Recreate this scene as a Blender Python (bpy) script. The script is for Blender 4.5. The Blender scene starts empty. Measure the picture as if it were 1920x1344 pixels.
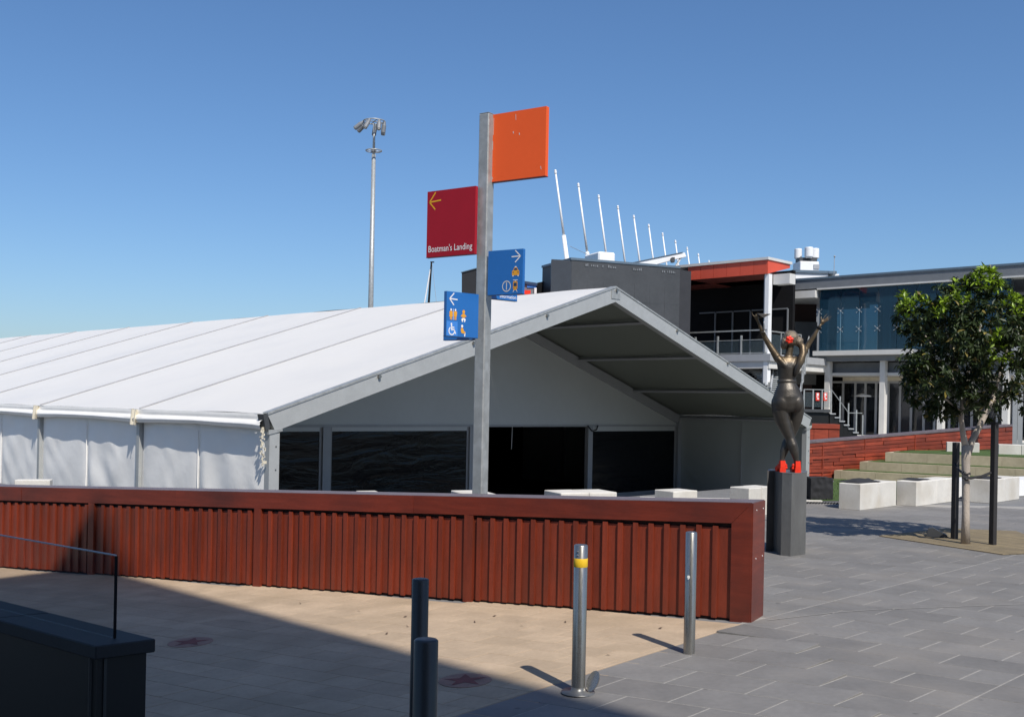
import bpy, bmesh, math, random
from mathutils import Vector, Matrix, noise
random.seed(7)
C = bpy.context.scene.collection
scene = bpy.context.scene

# ------------------------------------------------------------------ camera
F, ROLL, EYE, CU, CV = 1960.0, 0.0195, 2.1, 960.0, 758.5      # lens in photo pixels, roll, eye height, principal point
cam = bpy.data.cameras.new('camera')
cam.sensor_fit = 'HORIZONTAL'; cam.sensor_width = 36.0
cam.lens = 36.0 * F / 1920.0
cam.shift_y = (CV - 672.0) / 1920.0
cam.clip_start = 0.05; cam.clip_end = 3000
camo = bpy.data.objects.new('camera', cam); C.objects.link(camo)
cr, sr = math.cos(ROLL), math.sin(ROLL)
camo.matrix_world = Matrix(((cr, -sr, 0, 0), (0, 0, -1, 0), (sr, cr, 0, EYE), (0, 0, 0, 1)))
scene.camera = camo

# ------------------------------------------------------------------ light
SUN = Vector((.335, -.734, 1.0)).normalized()                  # towards the sun
world = bpy.data.worlds.new('World'); scene.world = world; world.use_nodes = True
wn = world.node_tree; bg = wn.nodes['Background']
sky = wn.nodes.new('ShaderNodeTexSky'); sky.sky_type = 'NISHITA'; sky.sun_disc = False
sky.sun_elevation = math.asin(SUN.z); sky.sun_rotation = math.atan2(SUN.x, SUN.y)
sky.altitude = 0; sky.air_density = 1.0; sky.dust_density = 1.0; sky.ozone_density = 8.0
hs = wn.nodes.new('ShaderNodeHueSaturation'); hs.inputs['Saturation'].default_value = 1.05
wn.links.new(sky.outputs[0], hs.inputs['Color']); wn.links.new(hs.outputs[0], bg.inputs[0]); bg.inputs[1].default_value = 0.126
sun = bpy.data.lights.new('sun', 'SUN'); sun.energy = 5.0; sun.angle = math.radians(0.45); sun.color = (1.0, .95, .88)
suno = bpy.data.objects.new('sun', sun); C.objects.link(suno)
suno.rotation_euler = (-SUN).to_track_quat('-Z', 'Y').to_euler(); suno.location = (0, 0, 60)
scene.view_settings.view_transform = 'Standard'; scene.view_settings.look = 'None'
scene.view_settings.gamma = 1; scene.view_settings.exposure = 0.0; scene.view_settings.use_curve_mapping = False
scene.cycles.max_bounces = 8; scene.cycles.transparent_max_bounces = 12

# ------------------------------------------------------------------ measuring helpers (photo pixel -> world)
def ray(u, v):
    a = (u - CU) / F; b = (CV - v) / F
    return Vector((a * cr - b * sr, 1.0, a * sr + b * cr))
def P(u, v, Y):
    d = ray(u, v); return Vector((d.x * Y, Y, EYE + d.z * Y))
def ramp(x): return .0525 * min(0.0, max(x, -12.0) - 2.38)
def G(u, v, z=0.0):
    d = ray(u, v); t = (z - EYE) / d.z; return Vector((d.x * t, t, z))
def GR(u, v):
    z = 0
    for _ in range(20):
        g = G(u, v, z); z = ramp(g.x)
    return g
class Frame:
    """a vertical plane through A along horizontal direction d; o = distance out of it towards n"""
    def __init__(s, A, d, n=None):
        s.A = Vector((A[0], A[1], 0)); s.d = Vector((d[0], d[1], 0)).normalized()
        s.n = Vector((s.d.y, -s.d.x, 0)) if n is None else Vector((n[0], n[1], 0)).normalized()
    def hit(s, u, v):
        r = ray(u, v); A, d = s.A, s.d
        t = (r.x * A.y - A.x) / (d.x - r.x * d.y); Y = A.y + d.y * t
        return t, EYE + r.z * Y
    def s(s_, u, v=760): return s_.hit(u, v)[0]
    def z(s_, u, v): return s_.hit(u, v)[1]
    def p(s, a, z, o=0): 
        q = s.A + s.d * a + s.n * o; q.z = z; return q

# ------------------------------------------------------------------ mesh helpers
class MB:
    def __init__(s): s.v = []; s.f = []; s.m = []
    def add(s, vs, fs, m=0):
        b = len(s.v); s.v += [Vector(v) for v in vs]
        for f in fs: s.f.append([b + i for i in f]); s.m.append(m)
        return s
    def box8(s, p, m=0):
        return s.add(p, [(0,3,2,1),(4,5,6,7),(0,1,5,4),(1,2,6,5),(2,3,7,6),(3,0,4,7)], m)
    def box(s, c, size, rz=0, m=0):
        c = Vector(c); hx, hy, hz = size[0]/2, size[1]/2, size[2]/2
        R = Matrix.Rotation(rz, 3, 'Z')
        return s.box8([c + R @ Vector((x*hx, y*hy, z*hz)) for z in (-1,1) for x, y in ((-1,-1),(1,-1),(1,1),(-1,1))], m)
    def fbox(s, fr, s0, s1, z0, z1, o0, o1, m=0):
        pts = []
        for z in (z0, z1):
            for a, o in ((s0,o1),(s1,o1),(s1,o0),(s0,o0)): pts.append(fr.p(a, z, o))
        return s.box8(pts, m)
    def fprism(s, fr, poly, o0, o1, m=0):
        n = len(poly); vs = [fr.p(a, z, o1) for a, z in poly] + [fr.p(a, z, o0) for a, z in poly]
        fs = [tuple(range(n)), tuple(range(2*n-1, n-1, -1))] + [(i, i+n, (i+1) % n + n, (i+1) % n) for i in range(n)]
        return s.add(vs, fs, m)
    def prism(s, poly, z0, z1, m=0):
        n = len(poly); vs = [(x, y, z0) for x, y in poly] + [(x, y, z1) for x, y in poly]
        fs = [tuple(range(n-1, -1, -1)), tuple(range(n, 2*n))] + [(i, (i+1) % n, (i+1) % n + n, i+n) for i in range(n)]
        return s.add(vs, fs, m)
    def tube(s, pts, rad, seg=10, m=0, cap=True, squash=None):
        pts = [Vector(p) for p in pts]; n = len(pts)
        if not hasattr(rad, '__len__'): rad = [rad] * n
        b = len(s.v); up = None
        for i, p in enumerate(pts):
            t = (pts[min(i+1, n-1)] - pts[max(i-1, 0)]).normalized()
            if up is None: up = Vector((0,1,0)) if abs(t.y) < .8 else Vector((1,0,0))
            x = up.cross(t).normalized(); y = t.cross(x).normalized(); up = y
            for k in range(seg):
                a = 2*math.pi*k/seg; sx, sy = squash[i] if squash else (1, 1)
                s.v.append(p + x*math.cos(a)*rad[i]*sx + y*math.sin(a)*rad[i]*sy)
        for i in range(n-1):
            for k in range(seg):
                k2 = (k+1) % seg
                s.f.append([b+i*seg+k, b+i*seg+k2, b+(i+1)*seg+k2, b+(i+1)*seg+k]); s.m.append(m)
        if cap:
            s.f.append([b+k for k in range(seg-1, -1, -1)]); s.m.append(m)
            s.f.append([b+(n-1)*seg+k for k in range(seg)]); s.m.append(m)
        return s
    def lathe(s, c, prof, seg=24, m=0):
        c = Vector(c); b = len(s.v)
        for r, z in prof:
            for k in range(seg):
                a = 2*math.pi*k/seg; s.v.append(c + Vector((r*math.cos(a), r*math.sin(a), z)))
        for i in range(len(prof)-1):
            for k in range(seg):
                k2 = (k+1) % seg; s.f.append([b+i*seg+k, b+i*seg+k2, b+(i+1)*seg+k2, b+(i+1)*seg+k]); s.m.append(m)
        return s
    def ball(s, c, r, seg=12, rings=8, m=0, rot=None):
        c = Vector(c); r = r if hasattr(r, '__len__') else (r, r, r); b = len(s.v)
        for i in range(rings+1):
            th = math.pi*i/rings
            for k in range(seg):
                a = 2*math.pi*k/seg
                q = Vector((r[0]*math.sin(th)*math.cos(a), r[1]*math.sin(th)*math.sin(a), -r[2]*math.cos(th)))
                if rot: q = rot @ q
                s.v.append(c + q)
        for i in range(rings):
            for k in range(seg):
                k2 = (k+1) % seg; s.f.append([b+i*seg+k, b+i*seg+k2, b+(i+1)*seg+k2, b+(i+1)*seg+k]); s.m.append(m)
        return s
    def grid(s, fn, nu, nv, m=0):
        b = len(s.v)
        for j in range(nv+1):
            for i in range(nu+1): s.v.append(Vector(fn(i/nu, j/nv)))
        for j in range(nv):
            for i in range(nu):
                a = b + j*(nu+1) + i; s.f.append([a, a+1, a+nu+2, a+nu+1]); s.m.append(m)
        return s
    def mesh(s, name, mats, smooth=False, off=None):
        me = bpy.data.meshes.new(name); o = off or Vector((0,0,0))
        me.from_pydata([tuple(v - o) for v in s.v], [], s.f)
        for m in (mats if isinstance(mats, (list, tuple)) else [mats]): me.materials.append(m)
        me.polygons.foreach_set('material_index', s.m)
        if smooth: me.shade_smooth()
        me.update(); return me
WL = {}
def base(o): return WL.get(o.name, Vector((0,0,0))) if o else Vector((0,0,0))
def setp(o, label=None, cat=None, group=None, kind=None):
    if label: o['label'] = label
    if cat: o['category'] = cat
    if group: o['group'] = group
    if kind: o['kind'] = kind
    return o
def thing(name, loc, label=None, cat=None, group=None, kind=None):
    o = bpy.data.objects.new(name, None); C.objects.link(o); o.location = loc; o.empty_display_size = .2
    WL[o.name] = Vector(loc); return setp(o, label, cat, group, kind)
def part(name, mb, mats, parent=None, smooth=False, label=None, origin=None, bev=0, **k):
    """origin None: mesh origin sits on the parent's base; else a world point"""
    pb = base(parent); org = Vector(origin) if origin is not None else pb
    me = mb.mesh(name, mats, smooth, org)
    if bev:
        bm = bmesh.new(); bm.from_mesh(me)
        bmesh.ops.bevel(bm, geom=bm.edges[:], offset=bev, segments=1, affect='EDGES', profile=.5)
        bm.to_mesh(me); bm.free()
    o = bpy.data.objects.new(name, me); C.objects.link(o)
    if parent: o.parent = parent
    o.location = org - pb; WL[o.name] = org
    return setp(o, label, **k)
def inst(name, me, loc, parent=None, rot=None, scale=None, label=None, **k):
    o = bpy.data.objects.new(name, me); C.objects.link(o)
    if parent: o.parent = parent
    o.location = Vector(loc) - base(parent); WL[o.name] = Vector(loc)
    if rot is not None: o.rotation_euler = rot
    if scale is not None: o.scale = scale
    return setp(o, label, **k)
def copy_tree(o, delta, parent=None):
    c = o.copy(); C.objects.link(c); c.parent = parent
    if parent is None: c.location = o.location + Vector(delta)
    WL[c.name] = base(o) + Vector(delta)
    for ch in list(o.children): copy_tree(ch, delta, c)
    return c

# ------------------------------------------------------------------ materials
def mk(name, col, rough=.6, metal=0.0, var=.12, scale=3.0, bump=0.0, bscale=60.0, rand=0.0, stretch=(1,1,1),
       dirt=None, dirt_amt=0.0, dscale=.7, spec=.5, back=None, island=False, coat=0.0, rvar=0.0, specks=0.0):
    m = bpy.data.materials.new(name); m.use_nodes = True; nt = m.node_tree; N = nt.nodes; Lk = nt.links.new
    b = N['Principled BSDF']; b.inputs['Roughness'].default_value = rough; b.inputs['Metallic'].default_value = metal
    b.inputs['Specular IOR Level'].default_value = spec
    if coat: b.inputs['Coat Weight'].default_value = coat; b.inputs['Coat Roughness'].default_value = .15
    geo = N.new('ShaderNodeNewGeometry'); mp = N.new('ShaderNodeMapping'); mp.inputs['Scale'].default_value = stretch
    Lk(geo.outputs['Position'], mp.inputs['Vector'])
    def noi(sc, det=4):
        n = N.new('ShaderNodeTexNoise'); n.inputs['Scale'].default_value = sc; n.inputs['Detail'].default_value = det
        Lk(mp.outputs[0], n.inputs['Vector']); return n
    def mul(a_sock, lo, hi):
        r = N.new('ShaderNodeMapRange'); r.inputs['To Min'].default_value = lo; r.inputs['To Max'].default_value = hi
        r.inputs['From Min'].default_value = .25; r.inputs['From Max'].default_value = .75
        Lk(a_sock, r.inputs['Value']); return r.outputs[0]
    cur = N.new('ShaderNodeRGB'); cur.outputs[0].default_value = (*col, 1); c = cur.outputs[0]
    def vm(c, fac):
        x = N.new('ShaderNodeVectorMath'); x.operation = 'SCALE'; Lk(c, x.inputs[0]); Lk(fac, x.inputs['Scale']); return x.outputs[0]
    n1 = noi(scale, 5); c = vm(c, mul(n1.outputs['Fac'], 1-var, 1+var))
    n2 = noi(scale*9, 3); c = vm(c, mul(n2.outputs['Fac'], 1-var*.6, 1+var*.6))
    if rand:
        r = N.new('ShaderNodeMapRange'); r.inputs['To Min'].default_value = 1-rand; r.inputs['To Max'].default_value = 1+rand
        if island: Lk(geo.outputs['Random Per Island'], r.inputs['Value'])
        else:
            oi = N.new('ShaderNodeObjectInfo'); Lk(oi.outputs['Random'], r.inputs['Value'])
        c = vm(c, r.outputs[0])
    if dirt:
        nd = N.new('ShaderNodeTexNoise'); nd.inputs['Scale'].default_value = dscale; nd.inputs['Detail'].default_value = 7
        Lk(geo.outputs['Position'], nd.inputs['Vector'])
        rp = N.new('ShaderNodeMapRange'); rp.inputs['From Min'].default_value = .48; rp.inputs['From Max'].default_value = .72
        rp.inputs['To Max'].default_value = dirt_amt; Lk(nd.outputs['Fac'], rp.inputs['Value'])
        mx = N.new('ShaderNodeMix'); mx.data_type = 'RGBA'; Lk(rp.outputs[0], mx.inputs[0]); Lk(c, mx.inputs[6])
        mx.inputs[7].default_value = (*dirt, 1); c = mx.outputs[2]
    if specks:                                                   # small dark spots, gum and drips
        vo = N.new('ShaderNodeTexVoronoi'); vo.inputs['Scale'].default_value = 2.3; vo.inputs['Randomness'].default_value = 1
        Lk(geo.outputs['Position'], vo.inputs['Vector']); nw = noi(30, 2)
        sm_ = N.new('ShaderNodeMath'); sm_.operation = 'MULTIPLY_ADD'; sm_.inputs[1].default_value = .09; Lk(nw.outputs['Fac'], sm_.inputs[0]); Lk(vo.outputs['Distance'], sm_.inputs[2])
        rs = N.new('ShaderNodeMapRange'); rs.inputs['From Min'].default_value = .075; rs.inputs['From Max'].default_value = .11
        rs.inputs['To Min'].default_value = 1-specks; rs.inputs['To Max'].default_value = 1; Lk(sm_.outputs[0], rs.inputs['Value']); c = vm(c, rs.outputs[0])
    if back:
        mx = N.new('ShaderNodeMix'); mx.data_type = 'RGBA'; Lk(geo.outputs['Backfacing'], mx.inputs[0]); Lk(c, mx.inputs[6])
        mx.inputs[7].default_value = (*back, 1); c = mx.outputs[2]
    Lk(c, b.inputs['Base Color'])
    if rvar: Lk(mul(n2.outputs['Fac'], max(.02, rough-rvar), rough+rvar), b.inputs['Roughness'])
    if bump:
        nb = noi(bscale, 5); bp = N.new('ShaderNodeBump'); bp.inputs['Strength'].default_value = 1; bp.inputs['Distance'].default_value = bump
        Lk(nb.outputs['Fac'], bp.inputs['Height']); Lk(bp.outputs[0], b.inputs['Normal'])
    return m
def glass_mat(name, tint, alpha, rough=.02, spec=.5, trans=(1,1,1)):
    m = bpy.data.materials.new(name); m.use_nodes = True; nt = m.node_tree; N = nt.nodes
    b = N['Principled BSDF']; b.inputs['Base Color'].default_value = (*tint, 1); b.inputs['Roughness'].default_value = rough
    b.inputs['Specular IOR Level'].default_value = spec
    tr = N.new('ShaderNodeBsdfTransparent'); tr.inputs[0].default_value = (*trans, 1); mx = N.new('ShaderNodeMixShader'); mx.inputs[0].default_value = alpha
    nn = N.new('ShaderNodeTexNoise'); nn.inputs['Scale'].default_value = 1.2; bp = N.new('ShaderNodeBump'); bp.inputs['Distance'].default_value = .004
    g = N.new('ShaderNodeNewGeometry'); nt.links.new(g.outputs['Position'], nn.inputs['Vector'])
    nt.links.new(nn.outputs['Fac'], bp.inputs['Height']); nt.links.new(bp.outputs[0], b.inputs['Normal'])
    nt.links.new(tr.outputs[0], mx.inputs[1]); nt.links.new(b.outputs[0], mx.inputs[2])
    nt.links.new(mx.outputs[0], N['Material Output'].inputs['Surface'])
    return m
M = {}
M['ground'] = mk('asphalt grey ground', (.16,.16,.16), .85, bump=.003)
M['grout'] = mk('pale grout', (.29,.275,.25), .9, var=.2, scale=20)
M['bluestone'] = mk('bluestone paver', (.178,.170,.160), .66, var=.12, scale=2.2, bump=.0012, bscale=90, rand=.11, dirt=(.25,.225,.195), dirt_amt=.5, dscale=.8, spec=.3, specks=.35)
M['bluestone_i'] = mk('bluestone paver joined', (.178,.170,.160), .66, var=.12, scale=2.2, bump=.0012, bscale=90, rand=.11, island=True, dirt=(.25,.225,.195), dirt_amt=.5, dscale=.8, spec=.3, specks=.35)
M['tan'] = mk('tan paver', (.425,.325,.225), .8, var=.11, scale=3, bump=.0012, bscale=120, rand=.09, dirt=(.31,.235,.155), dirt_amt=.6, dscale=1.1, spec=.25, specks=.22)
M['tan_i'] = mk('tan paver joined', (.425,.325,.225), .8, var=.11, scale=3, bump=.0012, bscale=120, rand=.09, island=True, dirt=(.31,.235,.155), dirt_amt=.6, dscale=1.1, spec=.25, specks=.22)
M['leafbrown'] = mk('dry leaf brown', (.09,.06,.04), .8)
M['decktan'] = mk('olive tan boards', (.21,.165,.095), .85, var=.15, scale=4, rand=.12, dirt=(.13,.105,.07), dirt_amt=.5, dscale=1.5)
M['tangrout'] = mk('tan grout', (.33,.25,.17), .9)
M['timber'] = mk('oiled red hardwood', (.18,.031,.014), .42, var=.22, scale=2.5, bump=.0012, bscale=18, rand=.16, stretch=(6,6,.7), dirt=(.10,.030,.018), dirt_amt=.4, dscale=1.5, spec=.4)
M['timberh'] = mk('oiled red hardwood long grain', (.155,.025,.012), .36, var=.22, scale=2.5, bump=.001, bscale=14, rand=.12, stretch=(.8,.8,8), dirt=(.05,.016,.013), dirt_amt=.6, dscale=1.2, spec=.45)
M['timbertop'] = mk('weathered timber top', (.14,.115,.125), .6, var=.25, scale=3, bump=.002, bscale=20, stretch=(1,1,1), rand=.1)
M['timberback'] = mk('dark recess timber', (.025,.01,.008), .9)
M['board'] = mk('orange red cladding board', (.25,.042,.019), .5, var=.3, scale=2.5, rand=.30, stretch=(1,1,8), bump=.002, bscale=10, dirt=(.09,.022,.014), dirt_amt=.6, dscale=.9)
M['pvc'] = mk('white pvc canvas dimmed for sun', (.64,.622,.585), .5, var=.012, scale=.6, back=(.19,.205,.175), dirt=(.56,.555,.54), dirt_amt=.5, dscale=.5, spec=.3)  # same canvas as the walls, colour toned down for full sun on the roof
M['pvcw'] = mk('white pvc canvas lightened for grazing sun', (.90,.875,.82), .5, var=.015, scale=.6, back=(.40,.43,.41), dirt=(.78,.765,.72), dirt_amt=.4, dscale=.8, spec=.3, bump=.006, bscale=5)  # same canvas as the roof, colour lightened to offset the sun's grazing angle
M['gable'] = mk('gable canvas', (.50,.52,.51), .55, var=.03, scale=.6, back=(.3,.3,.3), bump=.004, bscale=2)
M['keder'] = mk('keder seam', (.30,.30,.31), .6)
M['alu'] = mk('aluminium beam', (.42,.43,.42), .48, metal=.3, var=.06, scale=5, stretch=(1,1,1), bump=.0004, bscale=200)
M['galv'] = mk('galvanised steel', (.34,.35,.34), .45, metal=.35, var=.14, scale=9, bump=.0006, bscale=60, dirt=(.62,.64,.65), dirt_amt=.35, dscale=7, rvar=.1)
M['cream'] = mk('yellowed canvas', (.60,.55,.44), .7)
M['pane'] = None
M['steel'] = mk('stainless steel', (.33,.32,.295), .29, metal=.85, var=.10, scale=20, stretch=(1,1,.08), rvar=.06)
M['steeldull'] = mk('brushed steel plinth', (.17,.168,.16), .38, metal=.45, var=.16, scale=6, stretch=(1,1,.25), rvar=.08, dirt=(.12,.12,.12), dirt_amt=.4, dscale=2)
M['steeldark'] = mk('dull steel bollard darkened for shade', (.045,.045,.043), .42, metal=.25, var=.08, scale=8, rvar=.05)  # steel colour darkened to deepen the shade it stands in
M['yellow'] = mk('yellow reflective band', (.80,.50,.02), .45, var=.05)
M['white'] = mk('white paint', (.78,.78,.77), .45, var=.03)
M['offwhite'] = mk('off white render', (.60,.59,.56), .6, var=.05)
M['greypaint'] = mk('grey paint', (.34,.35,.36), .5, var=.06)
M['midgrey'] = mk('mid grey cladding', (.17,.18,.19), .5, var=.08)
M['darkgrey'] = mk('dark grey cladding', (.05,.053,.056), .5, var=.15, scale=.8)
M['black'] = mk('black', (.010,.010,.011), .9, spec=.15)
M['rubber'] = mk('black rubber', (.02,.02,.022), .7)
M['orange'] = mk('orange sign enamel', (.84,.115,.024), .55, var=.02, scale=2, spec=.25)
M['red'] = mk('crimson sign enamel', (.34,.010,.022), .55, var=.04, scale=4, spec=.25)
M['blue'] = mk('blue sign enamel', (.012,.13,.42), .4, var=.03, coat=.3)
M['bluelt'] = mk('light blue sign vinyl', (.05,.22,.62), .4, var=.02)
M['navy'] = mk('sign back navy', (.02,.045,.10), .5)
M['redback'] = mk('sign dark maroon edge', (.10,.01,.02), .5)
M['txt'] = mk('white vinyl', (.80,.80,.80), .5, var=.02)
M['amber'] = mk('amber vinyl', (.72,.33,.02), .5, var=.03)
M['arrowy'] = mk('yellow vinyl', (.75,.38,.01), .5, var=.03)
M['concrete'] = mk('pale cast concrete', (.60,.575,.52), .8, var=.08, scale=3, bump=.003, bscale=40, rand=.05, dirt=(.42,.37,.29), dirt_amt=.5, dscale=1.6)
M['conc2'] = mk('terrace concrete', (.46,.39,.27), .85, var=.14, scale=1.2, bump=.004, bscale=30, rand=.10, dirt=(.27,.235,.14), dirt_amt=.6, dscale=1.1)
M['grass'] = mk('lawn', (.055,.10,.018), .9, var=.25, scale=12, bump=.02, bscale=90)
M['bark'] = mk('pale smooth bark', (.40,.345,.29), .8, var=.22, scale=7, bump=.006, bscale=30, stretch=(1,1,.5), dirt=(.2,.17,.14), dirt_amt=.5, dscale=5)
M['stake'] = mk('dark timber stake', (.022,.02,.02), .7, var=.2)
M['bronze'] = None
M['redpaint'] = mk('bright red paint', (.75,.035,.012), .35, var=.06)
M['fascia'] = mk('orange red fascia panel', (.62,.085,.04), .45, var=.05, scale=.6, rand=.05)
M['redsoffit'] = mk('dark red soffit', (.16,.03,.02), .6)
M['bluegrey'] = mk('blue grey roof edge', (.10,.14,.18), .4, var=.08)
M['stonedark'] = mk('dark bluestone coping', (.014,.015,.017), .7, var=.12, scale=4, bump=.001)
M['stoneblack'] = mk('black stone wall', (.003,.003,.003), .5, var=.15)
M['glassrail'] = glass_mat('clear balustrade glass', (.02,.03,.03), .12, .01)
M['curtain'] = glass_mat('blue tinted curtain wall glass', (.014,.050,.085), .55, .03, .7, (.42,.60,.70))
M['doorglass'] = glass_mat('dark door glass', (.02,.022,.025), .5, .05, .8)
M['railglass'] = glass_mat('balcony glass', (.10,.14,.16), .18, .03)
M['fabricblk'] = mk('black cloth', (.018,.018,.02), .85, var=.2)
M['medred'] = mk('worn red disc', (.30,.175,.125), .8, var=.2, scale=10, dirt=(.3,.22,.16), dirt_amt=.4, dscale=8)
M['meddark'] = mk('dark star inlay', (.20,.065,.05), .8, var=.2, scale=10)
M['towerclad'] = mk('office tower cladding', (.12,.12,.125), .5, var=.1)

def pane_mat():
    m = bpy.data.materials.new('dark clear pvc window'); m.use_nodes = True; nt = m.node_tree; N = nt.nodes
    b = N['Principled BSDF']; b.inputs['Base Color'].default_value = (.006,.007,.009,1); b.inputs['Roughness'].default_value = .18
    b.inputs['Specular IOR Level'].default_value = .22
    g = N.new('ShaderNodeNewGeometry'); mp = N.new('ShaderNodeMapping'); mp.inputs['Scale'].default_value = (.5,.5,2.6)
    n = N.new('ShaderNodeTexNoise'); n.inputs['Scale'].default_value = 1.3; n.inputs['Detail'].default_value = 4; n.inputs['Distortion'].default_value = 1.5
    bp = N.new('ShaderNodeBump'); bp.inputs['Distance'].default_value = .035; bp.inputs['Strength'].default_value = .8
    nt.links.new(g.outputs['Position'], mp.inputs[0]); nt.links.new(mp.outputs[0], n.inputs['Vector'])
    nt.links.new(n.outputs['Fac'], bp.inputs['Height']); nt.links.new(bp.outputs[0], b.inputs['Normal'])
    return m
M['pane'] = pane_mat()
def bronze_mat():
    m = bpy.data.materials.new('statue bronze'); m.use_nodes = True; nt = m.node_tree; N = nt.nodes; Lk = nt.links.new
    b = N['Principled BSDF']; b.inputs['Metallic'].default_value = .6; b.inputs['Roughness'].default_value = .42
    g = N.new('ShaderNodeNewGeometry'); sx = N.new('ShaderNodeSeparateXYZ'); Lk(g.outputs['Position'], sx.inputs[0])
    n = N.new('ShaderNodeTexNoise'); n.inputs['Scale'].default_value = 9; Lk(g.outputs['Position'], n.inputs['Vector'])
    add = N.new('ShaderNodeMath'); add.operation = 'MULTIPLY_ADD'; add.inputs[1].default_value = .16; Lk(n.outputs['Fac'], add.inputs[0]); Lk(sx.outputs['Z'], add.inputs[2])
    r = N.new('ShaderNodeMapRange'); r.inputs['From Min'].default_value = 2.84; r.inputs['From Max'].default_value = 2.92; Lk(add.outputs[0], r.inputs['Value'])
    mx = N.new('ShaderNodeMix'); mx.data_type = 'RGBA'; Lk(r.outputs[0], mx.inputs[0])
    mx.inputs[6].default_value = (.072,.064,.054,1); mx.inputs[7].default_value = (.12,.088,.052,1)
    sc = N.new('ShaderNodeVectorMath'); sc.operation = 'SCALE'; m2 = N.new('ShaderNodeMapRange'); m2.inputs['To Min'].default_value = .65; m2.inputs['To Max'].default_value = 1.35
    Lk(n.outputs['Fac'], m2.inputs['Value']); Lk(mx.outputs[2], sc.inputs[0]); Lk(m2.outputs[0], sc.inputs['Scale']); Lk(sc.outputs[0], b.inputs['Base Color'])
    n3 = N.new('ShaderNodeTexNoise'); n3.inputs['Scale'].default_value = 60; Lk(g.outputs['Position'], n3.inputs['Vector'])
    bp = N.new('ShaderNodeBump'); bp.inputs['Distance'].default_value = .003; Lk(n3.outputs['Fac'], bp.inputs['Height']); Lk(bp.outputs[0], b.inputs['Normal'])
    return m
M['bronze'] = bronze_mat()
M['hair'] = mk('bronze hair', (.20,.16,.115), .5, metal=.5, var=.3, scale=18, bump=.02, bscale=45)
M['bronzeg'] = mk('pale bronze glass', (.45,.43,.40), .3, metal=.8)

def orient(mb, d):
    f = mb.f[len(mb.f)//2]; a, b_, c = (mb.v[f[0]], mb.v[f[1]], mb.v[f[2]])
    if (b_-a).cross(c-a).dot(Vector(d)) < 0: mb.f = [list(reversed(x)) for x in mb.f]
    return mb

# ================================================================== GROUND
WA = Vector((2.381, 10.282, 0)); WD = Vector((-.876, .4822, 0)).normalized(); WN = Vector((-.4822, -.876, 0)).normalized()
FW = Frame(WA, WD, WN)                                          # the near face of the timber wall
g = MB()
def onl(x): return (x, 10.40 + (x-2.381)*(.4822/-.876))
x2 = onl(-12); x3 = onl(-900)
ZS = -.70                                                        # the marquee stands on lower ground
_o, _a, _b = Vector((-4.199, 17.9, 0)), Vector((-math.cos(.7775), math.sin(.7775), 0)), Vector((math.sin(.7775), math.cos(.7775), 0))
SK = [_o - _a*.35 - _b*.6, _o - _a*.35 + _b*19.05, _o + _a*62 + _b*19.05, _o + _a*62 - _b*.6]
sk = [(q.x, q.y, 0) for q in SK]; skl = [(q.x, q.y, ZS) for q in SK]
g.add([(2.381,-600,0),(1200,-600,0),(1200,1500,0),sk[2],sk[1],sk[0],(2.381,10.40,0)], [(0,1,2,3,4,5,6)])
g.add([(1200,1500,0),(-900,1500,0),(*x3,0),(*x2,0),(2.381,10.40,0),sk[0],sk[3],sk[2]], [(0,1,2,3,4,5,6,7)])
g.add(skl, [(0,1,2,3)]); g.add(sk+skl, [(0,1,5,4),(1,2,6,5),(2,3,7,6),(3,0,4,7)])
g.add([(2.381,-600,0),(2.381,10.40,0),(*x2,ramp(-12)),(-12,-600,ramp(-12))], [(0,1,2,3)])
g.add([(-12,-600,ramp(-12)),(*x2,ramp(-12)),(*x3,ramp(-12)),(-900,-600,ramp(-12))], [(0,1,2,3)])
g.add([(2.381,10.40,0),(*x2,0),(*x2,ramp(-12))], [(0,1,2)]); g.add([(*x2,0),(*x3,0),(*x3,ramp(-12)),(*x2,ramp(-12))], [(0,1,2,3)])
part('ground', g, M['ground'], kind='structure')

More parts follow.
